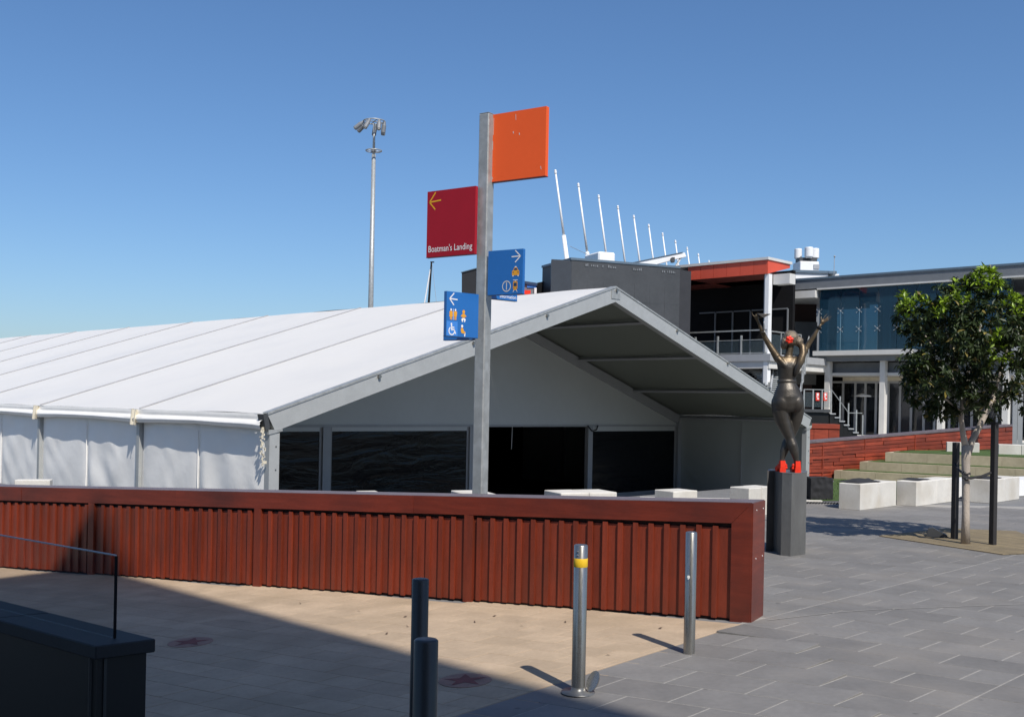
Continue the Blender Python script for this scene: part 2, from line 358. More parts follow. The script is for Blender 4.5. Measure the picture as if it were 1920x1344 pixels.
BO = Vector((2.282, 10.212, 0)); bd = (BO - GR(850, 1344)); bd.z = 0; bd.normalize()
ad = Vector((math.cos(math.radians(-34)), math.sin(math.radians(-34)), 0))
def ab(p):                                                      # skew coordinates of a ground point
    q = Vector(p) - BO; det = ad.x*bd.y - ad.y*bd.x
    return (q.x*bd.y - q.y*bd.x)/det, (ad.x*q.y - ad.y*q.x)/det
def unab(a, b): return BO + ad*a + bd*b
def seen(p, m=60):
    if p.y < 2.0: return False
    x = p.x*cr + (p.z-EYE)*sr; z = -p.x*sr + (p.z-EYE)*cr
    u = CU + F*x/p.y; v = CV - F*z/p.y
    return -m < u < 1920+m and v < 1344+m
def pave(rootname, pname, mat, mati, LA, LB, ga, gb, arange, brange, keep, reset=None, top=.0056):
    root = thing(rootname, (0,0,0), kind='structure'); WL[root.name] = Vector((0,0,0))
    tiles = []
    nb0, nb1 = int(brange[0]//LB), int(brange[1]//LB)
    for j in range(nb0, nb1+1):
        cuts = [arange[0]] + (reset or []) + [arange[1]]
        for q in range(len(cuts)-1):
            lo, hi = cuts[q], cuts[q+1]
            a = lo - (LA*.5 if (j+q) % 2 else 0)
            while a < hi:
                t0, t1 = max(a, lo), min(a+LA, hi)
                if t1 - t0 > .06:
                    c = unab((t0+t1)/2, (j+.5)*LB); c.z = ramp(c.x)
                    if seen(c, 260) and keep(c): tiles.append((c.length, round(t1-t0, 3), c))
                a += LA
    tiles.sort(key=lambda t: t[0]); cache = {}
    def shape(mb, L, at, tilt):
        h0, h1 = (L-ga)/2, (LB-gb)/2; vs = []
        for z, e in ((-.02, 0), (top-.0015, 0), (top, .003)):
            for sa, sb in ((-1,-1),(1,-1),(1,1),(-1,1)):
                q = ad*(sa*(h0-e)) + bd*(sb*(h1-e)); q.z = z + tilt*q.x; vs.append(at + q)
        mb.add(vs, [(0,1,5,4),(1,2,6,5),(2,3,7,6),(3,0,4,7),(4,5,9,8),(5,6,10,9),(6,7,11,10),(7,4,8,11),(8,9,10,11)])
    for i, (_, L, c) in enumerate(tiles[:300]):
        tl = .0525 if c.x < 2.38 else 0; key = (L, tl)
        if key not in cache:
            mb = MB(); shape(mb, L, Vector((0,0,0)), tl); cache[key] = mb.mesh(pname, mat)
        inst(pname, cache[key], (c.x, c.y, c.z + random.uniform(-.0008, .0008)), root)
    if len(tiles) > 300:
        mb = MB()
        for _, L, c in tiles[300:]: shape(mb, L, c, .0525 if c.x < 2.38 else 0)
        o = part(pname, mb, mati, root, kind='stuff')
    return root, len(tiles)
ra = ab(GR(1774.6, 1342))[0]; rb = ab(GR(1919.5, 1258))[0]
inwall = lambda c: (Vector(c)-WA).dot(WN) > -.02 if c.x < 2.6 else True
# grout beds, 3 mm over the ground
gb_ = MB()
for a0, a1, b0_, b1_ in ((0,0,0,0),):
    p = [unab(0,-9.5), unab(17,-9.5), unab(17,15), unab(0,15)]
pg = [(2.381,-3), (16,-3), (24,24), (2.75,23.8), (2.6,10.9), (2.381,10.45)]
part('grout_bed', MB().add([(x,y,.003) for x,y in pg], [tuple(range(6))]).add([(2.381,-3,.003),(2.381,10.40,.003),(-.1,7.31-.0,ramp(-.1)+.003),(-8.6,-3,ramp(-8.6)+.003)], [(0,1,2,3)]), M['grout'], kind='structure')
q1 = (-.1, 7.315); 
tg = [(2.29,10.225),(-11.8,onl(-11.8)[1]-.1),(-11.8,-2),(-7.9,-2)]
part('tan_grout_bed', MB().add([(x,y,ramp(x)+.0045) for x,y in tg], [(0,1,2,3)]), M['tangrout'], kind='structure')
r1 = pave('plaza_paving', 'paver', M['bluestone'], M['bluestone_i'], .665, .46, .014, .011, (-7.98, 15.5), (-9.2, 16),
          lambda c: c.y < 23.4 and (ab(c)[0] > 0 or (ab(c)[1] > .2 and c.x > 1.5)) and (inwall(c) or c.y > 11.5 or c.x > 2.42), reset=[.005, (ra+rb)/2])
r2 = pave('ramp_paving', 'paver', M['tan'], M['tan_i'], .44, .30, .006, .006, (-13.5, -.004), (-9.5, 6.5), lambda c: inwall(c) and c.x > -11.5 and c.x < 2.4, top=.0075)
print('tiles', r1[1], r2[1])

# pale joint running right from the wall's end
jm = MB(); pts = [G(1440,1164), G(1560,1150), G(1640,1144), G(1800,1138), G(1990,1131)]
for i in range(len(pts)-1):
    a_, b_ = pts[i], pts[i+1]; w = Vector((0,.007,0)); q = [a_-w, b_-w, b_+w, a_+w]
    jm.add([(p_.x,p_.y,.0125) for p_ in q], [(0,1,2,3)])
part('expansion_joint', jm, M['grout'], kind='structure')

# red discs let into the ramp paving
for (u, v, lab) in ((357,1205,'worn red disc with a dark star set in the shaded paving beside the black wall'),(872,1277,'worn red disc with a dark star in the paving behind the dull grey bollards')):
    c = GR(u, v); t = thing('paving_disc', (c.x,c.y,c.z+.009), lab, 'ground disc', 'red discs in the ramp paving')
    tl = lambda x: .0525*x
    R_ = .215
    d = MB(); vs = [(c.x+R_*math.cos(k*math.pi/16), c.y+R_*math.sin(k*math.pi/16), c.z+.012+tl(R_*math.cos(k*math.pi/16))) for k in range(32)]
    vb = [(x,y,z-.01) for x,y,z in vs]
    d.add(vs+vb, [tuple(range(32))]+[(k+32,(k+1)%32+32,(k+1)%32,k) for k in range(32)]); part('disc', d, M['medred'], t)
    s_ = MB(); vs = []
    for k in range(10):
        r_ = .185 if k % 2 == 0 else .075; a_ = k*math.pi/5 + .35
        vs.append((c.x+r_*math.cos(a_), c.y+r_*math.sin(a_), c.z+.0145+tl(r_*math.cos(a_))))
    s_.add(vs, [tuple(range(10))]); part('star', s_, M['meddark'], t)

# ================================================================== TIMBER WALL
def wtop(s): return 1.18 - .041*s
def wbot(s): return ramp((WA + WD*s).x)
WEND = 17.5
tw = thing('timber_wall', FW.p(8, -.4, -.2), 'long low wall of red oiled timber battens across the ramp', 'wall')
core = MB(); n = 12
core.add([], [])
for (sa, sb) in ((.03, WEND),):
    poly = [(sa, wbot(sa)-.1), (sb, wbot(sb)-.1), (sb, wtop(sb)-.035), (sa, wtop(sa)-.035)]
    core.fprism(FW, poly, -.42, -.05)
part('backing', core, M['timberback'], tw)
# sloping cap: fascia boards butted end to end, mitred into the end post
joints = [0, FW.s(776, 930), FW.s(330, 920), FW.s(40, 915), 12.6, 15.1, WEND]
for i in range(len(joints)-1):
    s0, s1 = joints[i] + (.0015 if i else 0), joints[i+1] - .0015
    b0_ = s0 + (.205 if i == 0 else 0)
    jz = [0,.002,-.003,.002,0,0][i]
    m_ = MB().fprism(FW, [(b0_, wtop(b0_)-.205), (s1, wtop(s1)-.205), (s1, wtop(s1)), (s0, wtop(s0))], -.047+jz*.3, 0.0+jz)
    part('cap_board', m_, M['timberh'], tw)
    m_ = MB(); z0 = .001
    vs = []
    for z in (-.034, .004):
        for (a_, o) in ((s0, -.004),(s1, -.004),(s1, -.44),(s0, -.44)): vs.append(FW.p(a_, wtop(a_)+z, o))
    m_.box8(vs); part('top_board', m_, M['timbertop'], tw)
m_ = MB().fprism(FW, [(0.0, wtop(0)-.003), (.203, wtop(.2)-.208), (.203, -.02), (0.0, -.0)], -.2, 0.002)
part('end_post', m_, M['timberh'], tw)
FE = Frame(WA, -WN, WD*-1)                                       # the wall's right end face
m_ = MB().fbox(FE, .004, .436, .0, 1.176, -.03, .012); part('end_panel', m_, M['timberh'], tw, label='right end panel with steel screws')
for (u, v) in ((1415,956),(1431,953),(1415,1038),(1431,1030)):
    s_ = .12 if u < 1420 else .36; z_ = 1.10 if v < 1000 else .62
    q = FE.p(s_, z_, .012); b_ = MB().tube([q, q - WD*.004], .007, 8); part('screw', b_, M['white'], tw)
# battens and boards
bat_me = {}
def piece(kind, w, o0, o1, mat):
    if kind not in bat_me:
        mb = MB(); fr = Frame((0,0,0), WD, WN); mb.fbox(fr, -w/2, w/2, 0, 1, o0, o1)
        me = mb.mesh(kind, mat)
        bat_me[kind] = me
    return bat_me[kind]
pil = {3.25, 6.40, 9.52, 12.65, 15.8}
s = .375; k = 0
while s < WEND - .1:
    near = [q for q in pil if abs(q - s) < .086]
    if near:
        q = near[0]; z0 = wbot(q)+.005; z1 = wtop(q)-.207
        inst('wide_batten', piece('wide_batten', .115, -.05, .002, M['timber']), FW.p(q, z0, 0), tw, scale=(1,1,z1-z0))
    else:
        z0 = wbot(s)+.03+random.uniform(-.004,.004); z1 = wtop(s)-.235+random.uniform(-.004,.004)
        inst('batten', piece('batten', .052, -.03, -.002, M['timber']), FW.p(s-.005, z0, random.uniform(-.002,.002)), tw, scale=(1,1,z1-z0))
    sb = s + .085
    z0 = wbot(sb)+.032+random.uniform(-.006,.006); z1 = wtop(sb)-.25
    inst('board', piece('board', .160, -.048, -.031, M['timber']), FW.p(sb, z0, random.uniform(-.003,.001)), tw, scale=(1,1,z1-z0))
    s += .1715; k += 1
sb = .29; inst('board', piece('board', .160, -.048, -.031, M['timber']), FW.p(sb, wbot(sb)+.03, 0), tw, scale=(1,1,.9))

# ================================================================== MARQUEE
T0 = Vector((-4.199, 17.9, 0)); th = .7775
D1 = Vector((-math.cos(th), math.sin(th), 0)); D2 = Vector((math.sin(th), math.cos(th), 0))
TW, TE, TR, TB0, TB = 18.69, 1.865, 3.04, 4.69, 5.09
NB = 11
def TL(k): return 0 if k == 0 else TB0 + TB*(k-1)
def TP(l, w, z): q = T0 + D1*l + D2*w; q.z = z; return q
def rz(w): return TE + TR*(1 - abs(w - TW/2)/(TW/2))
tent = thing('marquee', TP(TL(NB)/2, TW/2, 0), 'big white gabled event marquee with open grey front bay behind the timber wall', 'marquee')
FT0 = Frame(T0, D2, -D1); FT1 = Frame(T0 + D1*TB0, D2, -D1); FL = Frame(T0, D1, -D2); FR = Frame(T0 + D2*TW, D1, D2)
for k in range(NB):
    l0, l1 = TL(k)+.004, TL(k+1)-.004
    for side in (0, 1):
        def fn(a, c, side=side, l0=l0, l1=l1, k=k):
            w = c*TW/2 if side == 0 else TW - c*TW/2
            sag = -.05*math.sin(math.pi*a)*math.sin(math.pi*c)**.5 if 0 < c < 1 else 0
            rip = .030*noise.noise(Vector((a*2.0+k*7, c*5, side*9)))*math.sin(math.pi*a)
            return TP(l0+(l1-l0)*a, w, rz(w)+sag+rip)
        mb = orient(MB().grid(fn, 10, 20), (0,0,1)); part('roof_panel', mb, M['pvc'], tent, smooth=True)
        # valance hanging over the eave
        nn = -D2 if side == 0 else D2; w0 = 0 if side == 0 else TW
        def fv(a, c, k=k):
            bow = .04*math.sin(math.pi*a) + .012*noise.noise(Vector((a*5+k*3, 1, side)))
            prof = [(0,0),(.008,-.05),(.004,-.11),(.055,-.155),(.075,-.2),(.03,-.275)]
            f = c*5; i = min(int(f), 4); t = f-i
            o = prof[i][0]*(1-t)+prof[i+1][0]*t; z = prof[i][1]*(1-t)+prof[i+1][1]*t
            crumple = .02*noise.noise(Vector((a*30, c*3, k)))*(math.exp(-a*25)+math.exp(-(1-a)*25))*2
            return TP(l0+(l1-l0)*a, w0, TE + z + bow*c*c) + nn*(.06+o+crumple)
        mb = orient(MB().grid(fv, 40, 15), nn)
        mb2 = MB().grid(lambda a,c: TP(l0+(l1-l0)*a, w0, TE) + nn*(.06*c) + Vector((0,0,.001-.02*c*0)), 1, 1); orient(mb2, (0,0,1))
        b_ = len(mb.v); mb.v += mb2.v; mb.f += [[i+b_ for i in f] for f in mb2.f]; mb.m += mb2.m
        part('valance', mb, M['pvcw'], tent, smooth=True)
for k in range(1, NB+1):                                         # seams over the inner frames
    mb = MB()
    for side in (0, 1):
        a_, b_ = (0, TW/2) if side == 0 else (TW, TW/2)
        for (w_, e_) in ((a_, b_),):
            p0, p1 = TP(TL(k), w_, rz(w_)+.012), TP(TL(k), e_, rz(e_)+.012)
            mb.tube([p0, p1], .018, 6)
    part('seam_rail', mb, M['keder'], tent)
    # crumpled yellowed flap at the eave
    if k < NB:
        q = TP(TL(k), 0, TE); fl = MB()
        def ff(a, c): 
            return q + D1*((a-.5)*.22) - D2*(.10+.05*math.sin(a*9+k)+.03*c) + Vector((0,0,-.02-.31*c+.05*abs(a-.4)))
        fl.grid(ff, 10, 6); part('eave_flap', fl, M['cream'], tent)
# front frame
sl = TR/(TW/2)
bm_l = [(.0, TE-.02), (TW/2, TE+TR-.02), (TW/2, TE+TR-.35), (.16, TE-.30)]
bm_r = [(TW, TE-.02), (TW/2+.002, TE+TR-.02), (TW/2+.002, TE+TR-.35), (TW-.16, TE-.30)]
for b_ in (bm_l, bm_r):
    fr_ = part('rafter', MB().fprism(FT0, b_, -.14, .035), M['alu'], tent)
    x0, x1 = b_[3][0], b_[2][0]
    part('rafter_lip', MB().fprism(FT0, [(b_[0][0],TE-.018),(b_[1][0],TE+TR-.018),(b_[1][0],TE+TR+.022),(b_[0][0],TE+.022)], -.12, .05), M['galv'], fr_)
for (u, v) in ((708,706),(885,643),(1023,592),(1153,545),(1267,620),(1362,681),(1440,728)):
    s_, z_ = FT0.hit(u, v); q = FT0.p(s_, z_, .035)
    part('bolt', MB().tube([q, q - D1*.05], .035, 8), M['steel'], tent)
    q = FT0.p(s_+.03, z_-.20, -.02); part('roof_hook', MB().box(q, (.05,.05,.13), .6), M['white'], tent)
part('apex_plate', MB().fbox(FT0, TW/2-.16, TW/2+.16, TE+TR-.28, TE+TR-.08, .035, .05), M['galv'], tent)
for w0, w1, lab in ((.05,.25,0),(TW-.25,TW-.05,0)):
    pf = part('corner_post', MB().fbox(FT0, w0, w1, ZS, TE-.33, -.12, .03), M['alu'], tent)
    part('eave_bracket', MB().fprism(FT0, [(w0-.03,TE-.36),(w1+.05,TE-.30),(w1+.05,TE-.26),(w0-.03,TE-.28)], -.1, .045), M['galv'], pf)
    for zz in (.2,.55,.9,1.3):
        q = FT0.p((w0+w1)/2+.03, zz, .03); part('bolt', MB().tube([q, q-D1*.012], .012, 6), M['darkgrey'], pf)
# ragged lacing at the front left corner
lc = MB()
for i in range(34):
    z_ = 1.62 - i*.019; q = TP(.01, -.02 - .05*random.random() + .001*i, z_)
    lc.box(q + D2*.0 - D2*random.uniform(0,.06), (random.uniform(.02,.06),.02,random.uniform(.015,.05)), random.random()*3)
part('corner_lacing', lc, M['cream'], tent, kind='stuff')
part('corner_cover', MB().add([TP(-.04,-.09,TE-.01),TP(-.04,.0,TE-.01),TP(-.04,.05,TE-.24),TP(-.04,-.03,TE-.30),TP(.1,-.12,TE-.01),TP(.1,.0,TE-.01),TP(.1,.05,TE-.24),TP(.1,-.05,TE-.30)], [(0,1,2,3),(4,7,6,5),(0,3,7,4),(1,5,6,2),(2,6,7,3)]), M['darkgrey'], tent)
# side walls: two laced sheets to a bay, posts between
def wall_sheet(fr, s0, s1, ztop, o, seed, amp=1.0, wr=0):
    def fn(a, c):
        s_ = s0 + (s1-s0)*a; z = ZS + (ztop-ZS)*c
        q = Vector((a*2.2, c*2.0, seed*5.3))
        w = noise.noise(Vector((a*3+c*4, (a-c)*1.2, seed)))*.022*amp
        w += .012*amp*math.sin((a*1.0 + (1-c)*1.3)*17 + 3*noise.noise(q))*max(0, .2+noise.noise(q*1.3))
        if wr: w += .035*math.exp(-((1-a)**2+(c-.1)**2)*.0)*math.sin(12*(a+ (1-c)*.55) )*max(0,(a+.25)*(1-c)*1.2)*.9
        e = min(a, 1-a); w *= min(1, e*9)
        w += -.03*math.exp(-e*22)*(1 if True else 0)
        return fr.p(s_, z, o + w)
    return MB().grid(fn, 36, 28)
for k in range(NB):
    l0, l1 = TL(k)+.08, TL(k+1)-.06; md = (l0+l1)/2
    for j, (a_, b_) in enumerate(((l0, md), (md, l1))):
        mb = wall_sheet(FL, a_, b_-.012*0, 1.72, -.03, k*2+j, wr=(k == 0 and j == 0) or (k == 1 and j == 0))
        orient(mb, -D2); part('wall_sheet', mb, M['pvcw'], tent, smooth=True)
    # lacing eyelets seen as a knobbly seam
    sm = MB()
    sm.tube([FL.p(md+random.uniform(-.006,.006), ZS+i*.22, -.028) for i in range(11)], .011, 5)
    part('laced_seam', sm, M['pvcw'], tent)
    if k < 3 or k == NB-1 or True:
        for j, (a_, b_) in enumerate(((l0, md), (md, l1))):
            mb = wall_sheet(FR, a_, b_, 1.80, .0, 40+k*2+j, .6); orient(mb, D2); part('wall_sheet', mb, M['pvcw'], tent, smooth=True)
for k in range(1, NB+1):
    for fr, w_ in ((FL, 1), (FR, -1)):
        part('side_post', MB().fbox(fr, TL(k)-.065, TL(k)+.055, ZS, TE-.08, -.14, .035), M['alu'], tent)
q = FR.p(2.35, 0, -.02); part('wall_cord', MB().tube([FR.p(2.33,ZS+.1,-.03), FR.p(2.33,1.7,-.03)], .012, 6), M['keder'], tent)
# front bay underside: purlins and the inner frame
for f_ in (.0, .27, .55, .80):
    for side in (0, 1):
        w = f_*TW/2 + .12 if side == 0 else TW - f_*TW/2 - .12
        mb = MB(); mb.tube([TP(.1, w, rz(w)-.12), TP(TB0, w, rz(w)-.12)], .05, 4); part('purlin', mb, M['greypaint'], tent)
for side in (0, 1):
    a_ = 0 if side == 0 else TW; c_ = TW/2
    sg = 1 if side == 0 else -1
    poly = [(a_+sg*.1, rz(a_)-.05+.03), (c_, rz(c_)-.05), (c_, rz(c_)-.30), (a_+sg*.25, rz(a_)-.26)]
    part('rafter', MB().fprism(FT1, poly, -.05, .08), M['greypaint'], tent)
    part('side_post', MB().fbox(FT1, (TW-.22 if side else .04), (TW-.04 if side else .22), ZS, TE-.25, -.05, .08), M['greypaint'], tent)
# inner gable wall over the entrance
HZ = 1.52
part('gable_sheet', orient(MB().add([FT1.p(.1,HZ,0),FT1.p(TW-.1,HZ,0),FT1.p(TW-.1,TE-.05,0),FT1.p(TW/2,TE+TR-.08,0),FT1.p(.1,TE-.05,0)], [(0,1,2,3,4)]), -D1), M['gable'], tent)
part('header_bar', MB().fbox(FT1, .15, TW-.15, HZ-.03, HZ+.03, -.04, .02), M['greypaint'], tent)
sW = lambda u: FT1.s(u, 860)
posts = [sW(603), sW(617), sW(878), sW(889), sW(1100), sW(1108), sW(1268)]
def window(s0, s1, band, ztop=HZ-.03, bot=ZS+.15, lab=None):
    fr = .07
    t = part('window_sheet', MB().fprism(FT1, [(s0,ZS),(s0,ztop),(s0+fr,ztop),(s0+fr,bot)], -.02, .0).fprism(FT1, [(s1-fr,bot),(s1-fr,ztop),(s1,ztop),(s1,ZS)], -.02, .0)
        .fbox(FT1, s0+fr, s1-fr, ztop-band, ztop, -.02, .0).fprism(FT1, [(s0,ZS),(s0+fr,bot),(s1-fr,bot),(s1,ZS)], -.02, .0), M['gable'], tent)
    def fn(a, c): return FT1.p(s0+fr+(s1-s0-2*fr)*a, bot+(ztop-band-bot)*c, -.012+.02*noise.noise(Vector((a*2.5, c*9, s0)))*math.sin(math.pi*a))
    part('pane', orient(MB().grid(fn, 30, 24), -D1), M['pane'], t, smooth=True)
window(.22, posts[0], .10); window(posts[1], posts[2], .10); window(posts[5], TW-.24, .14)
for a_, b_ in ((posts[0], posts[1]), (posts[2], posts[3]), (posts[4], posts[5])):
    part('gable_post', MB().fbox(FT1, a_, b_, ZS, HZ-.03, -.08, .05), M['greypaint'], tent)
for u0, u1 in ((1104,1113),):
    a_ = sW(1100)
    part('door_strap', MB().tube([FT1.p(a_-.05,HZ,.06),FT1.p(a_+.12,HZ-.16,.09),FT1.p(a_+.34,HZ-.12,.08),FT1.p(a_+.42,HZ,.06)], .02, 6), M['rubber'], tent)
part('hanging_cord', MB().tube([FT1.p(sW(974),HZ-.03,-.3), FT1.p(sW(973),.85,-.3)], .012, 5), M['offwhite'], tent)
part('shade_floor', MB().prism([tuple(TP(l_,w_,0).xy) for l_,w_ in ((TB0+.02,.1),(TL(NB)-.1,.1),(TL(NB)-.1,TW-.1),(TB0+.02,TW-.1))], ZS+.006, ZS+.03), M['black'], tent)  # floor coloured black to keep the marquee interior dark
part('dark_backdrop', MB().fbox(FT1, .2, TW-.2, ZS+.04, 1.7, -7.1, -7.0), M['black'], tent)  # added black sheet standing in for the darkness inside
part('far_gable', orient(MB().add([TP(TL(NB),w_,z_) for w_,z_ in ((0,ZS),(TW,ZS),(TW,TE),(TW/2,TE+TR),(0,TE))], [(0,1,2,3,4)]), D1), M['pvcw'], tent)

# ================================================================== OFFICE TOWER behind the viewer (casts the big shade)
tc = Vector((1.96, -2.30)); e1 = Vector((.663, -.748)); e2 = Vector((-.748, -.663))
tower = thing('office_tower', (0, -20, 0), 'plain dark office tower behind the viewpoint that shades the ramp', 'building')
pl = [tc, tc+e1*34, tc+e1*34+e2*30, tc+e2*30]
part('wall', MB().prism([tuple(q) for q in pl[::-1]], -1, 23.7), M['towerclad'], tower)
part('roof', MB().prism([tuple(q) for q in pl[::-1]], 23.702, 24.0), M['darkgrey'], tower)
for k in range(6):
    for A_, d_, n_ in ((tc, e2, -e1), (tc, e1, -e2)):
        f_ = Frame(A_, d_, n_)
        part('window', MB().fbox(f_, 1, 29, 4.6+k*3.2, 6.4+k*3.2, .002, .03), M['doorglass'], tower)

# ================================================================== BLACK LOW WALL WITH GLASS (left foreground)
ZC = .75
gA, gB = G(214, 1196, ZC), G(0, 1141, ZC); FG = Frame(gA, gB-gA, (-(gB-gA).y*-1, -(gB-gA).x*1)); 
dl = (gB-gA).normalized(); nl = Vector((-dl.y, dl.x, 0)); nl = -nl if nl.y > 0 else nl
FG = Frame(gA, dl, nl)
c1, c2 = G(180, 1211, ZC), G(293, 1197, ZC)
lw = thing('low_wall', (c1.x-1.5, c1.y+1, 0), 'black stone low wall with dark coping and a clear glass screen at lower left', 'wall')
L_ = 0.0; zf = ramp(-3)-.02
wid = abs((c2-c1).dot(nl)); ed = (c2-c1)
lens = [0, 1.1, 2.2, 3.3, 4.4, 5.5, 6.6]
for i in range(6):
    a_, b_ = lens[i]+.003, lens[i+1]-.003
    q = [c1+dl*a_, c2+dl*a_, c2+dl*b_, c1+dl*b_]
    mb = MB().box8([Vector((p_.x,p_.y,ZC-.075)) for p_ in q] + [Vector((p_.x,p_.y,ZC)) for p_ in q])
    part('coping_stone', mb, M['stonedark'], lw, bev=.006)
ins = ed.normalized()*.03
q = [c1+ins+dl*.04, c2-ins+dl*.04, c2-ins+dl*6.6, c1+ins+dl*6.6]
part('wall_core', MB().box8([Vector((p_.x,p_.y,ramp(p_.x)-.05)) for p_ in q] + [Vector((p_.x,p_.y,ZC-.076)) for p_ in q]), M['stoneblack'], lw)
cc = c1+ins+dl*.04
for off in (dl*.06, ed.normalized()*.045):
    b_ = cc + off - ed.normalized()*.004 - dl*.004
    part('corner_strip', MB().box((b_.x, b_.y, (ZC-.08+ramp(b_.x))/2), (.016,.016,ZC-.08-ramp(b_.x)), .6), M['steeldark'], lw)
zt = FG.z(217, 1042)
gp = part('glass_panel', MB().fbox(FG, .0, 6.4, ZC+.002, zt, -.006, .006), M['glassrail'], lw)
part('top_edge', MB().fbox(FG, .0, 6.4, zt+.001, zt+.007, -.007, .007), M['greypaint'], gp)
part('end_edge', MB().fbox(FG, -.010, -.001, ZC+.002, zt, -.007, .007), M['black'], gp)

# ================================================================== BOLLARDS
def bollard(base_, h, r, mat, lab, group, seg=32):
    t = thing('bollard', base_, lab, 'bollard', group)
    prof = [(r,-.05),(r,h-.008),(r-.006,h-.002),(r-.014,h)]
    mb = MB().lathe(base_, prof, seg); n_ = len(mb.v); mb.f.append([n_-seg+k for k in range(seg)]); mb.m.append(0)
    o = part('tube', mb, mat, t, smooth=True); return t
gq = 'steel bollards on the paving'
q = GR(1084, 1300); h_ = 1.14
b1 = bollard(q, h_, .053, M['steel'], 'shiny steel bollard with a yellow band and a hinged lid at its foot', gq)
part('reflective_band', MB().lathe(q, [(.0535,h_-.17),(.0545,h_-.168),(.0545,h_-.105),(.0535,h_-.103)], 32), M['yellow'], b1, smooth=True)
part('base_plate', MB().lathe(q, [(.13,.012),(.128,.02),(.06,.024),(.052,.06)], 32), M['steeldull'], b1, smooth=True)
for dz in (.05, .078):
    part('lock_screw', MB().ball(q + Vector((-.028,-.046,h_-dz)), .008, 8, 6), M['steel'], b1)
lid = MB(); a0 = q + Vector((.085,-.02,.03)); ax = Vector((.05,.03,.14)); wd = Vector((.045,-.03,0))
vs = [a0 + ax*(.5+.55*math.sin(k*math.pi/8)) + wd*.9*math.cos(k*math.pi/8) for k in range(16)]; nn = ax.cross(wd).normalized()*.006
lid.add([v-nn for v in vs] + [v+nn for v in vs], [tuple(range(16)), tuple(range(31,15,-1))] + [(k,(k+1)%16,(k+1)%16+16,k+16) for k in range(16)])
part('lid', lid, M['steel'], b1)
q = GR(1292, 1225)
b2 = bollard(q, 1.065, .050, M['steel'], 'scratched steel bollard with a small sticker, right of the yellow banded one', gq)
def text_mesh(txt, size, align='LEFT'):
    cu = bpy.data.curves.new('t', 'FONT'); cu.body = txt; cu.size = size; cu.align_x = align; cu.resolution_u = 3; cu.offset = .004
    o = bpy.data.objects.new('t', cu); C.objects.link(o); dg = bpy.context.evaluated_depsgraph_get(); dg.update()
    me = bpy.data.meshes.new_from_object(o.evaluated_get(dg)); bpy.data.objects.remove(o)
    vs = [v.co.copy() for v in me.vertices]; fs = [list(p.vertices) for p in me.polygons]; return vs, fs
vs, fs = text_mesh('9', .040); part('sticker', MB().add([q + Vector((-.036+v.x, -.05+.0, .66+v.y)) + Vector((0,-.0015,0)) for v in vs], fs), M['offwhite'], b2)
for (u, v, D, lab) in ((788.5, 1084, 6.43, 'dull steel bollard darkened for shade, the farther of the two standing in line at lower centre'), (799, 1197, 4.47, 'dull steel bollard darkened for shade, nearest to the viewer, cut by the bottom edge')):
    tp = P(u, v, D); z0 = ramp(tp.x)
    bollard(Vector((tp.x, tp.y, z0)), tp.z-z0, .0525, M['steeldark'], lab, gq)

# ================================================================== SIGNPOST
SP = P(903, 760, 13.0); SP.z = 0
sp = thing('signpost', SP, 'tall galvanised steel signpost with orange, crimson and blue square panels', 'signpost')
ztop = P(905, 215, 13.0).z
part('post', MB().box((SP.x, SP.y, ztop/2), (.148,.148,ztop), math.radians(-33)), M['galv'], sp, bev=.012)
part('post_cap', MB().box((SP.x, SP.y, ztop+.004), (.140,.140,.006), math.radians(-33)), M['galv'], sp)
def sign(uL, DL, uR, DR, vt, vb, D0, mats, thick=.05, label=None, out=0):
    a_ = P(uL, 500, DL); b_ = P(uR, 500, DR); f_ = Frame(a_, b_-a_)
    w = (Vector((b_.x-a_.x, b_.y-a_.y, 0))).length
    # roll shifts x with height: re-measure the ends at panel height
    vm_ = (vt+vb)/2; a_ = P(uL, vm_, DL); b_ = P(uR, vm_, DR); f_ = Frame(a_, b_-a_); w = (Vector((b_.x-a_.x, b_.y-a_.y, 0))).length
    zt_, zb_ = P(uL, vt, D0).z, P(uL, vb, D0).z
    mb = MB().fbox(f_, 0, w, zb_, zt_, -thick, out)
    t = part('sign_panel', mb, mats[0], sp, label=label)
    part('panel_edge', MB().fbox(f_, -.004, w+.004, zb_-.006, zb_-.001, -thick-.004, out+.001), mats[1], t)
    return t, f_, w, zt_, zb_
class Flat:
    """flat print on a sign face, x and y run 0..1 from the top left corner"""
    def __init__(s, f, w, zt, zb, o=.002): s.f, s.w, s.zt, s.zb, s.o, s.mb = f, w, zt, zb, o, MB()
    def p(s, x, y): return s.f.p(x*s.w, s.zt - y*(s.zt-s.zb), s.o)
    def poly(s, pts, m=0): s.mb.add([s.p(x, y) for x, y in pts], [tuple(range(len(pts)))], m); return s
    def line(s, a, b, t, m=0):
        a = Vector(a); b = Vector(b); d = (b-a).normalized()*t/2; n = Vector((-d.y, d.x))
        return s.poly([a-d-n, b+d-n, b+d+n, a-d+n], m)
    def disc(s, x, y, r, m=0, ry=None, k=16): ry = ry or r; return s.poly([(x+r*math.cos(i*2*math.pi/k), y+ry*math.sin(i*2*math.pi/k)) for i in range(k)], m)
    def arc(s, x, y, r, t, a0=0, a1=2*math.pi, m=0, k=24):
        for i in range(k):
            b0, b1 = a0+(a1-a0)*i/k, a0+(a1-a0)*(i+1)/k
            s.poly([(x+(r+e)*math.cos(b), y+(r+e)*math.sin(b)) for b, e in ((b0,-t/2),(b1,-t/2),(b1,t/2),(b0,t/2))], m)
        return s
def printed(name, fl, mats, par): return part(name, fl.mb, mats, par)
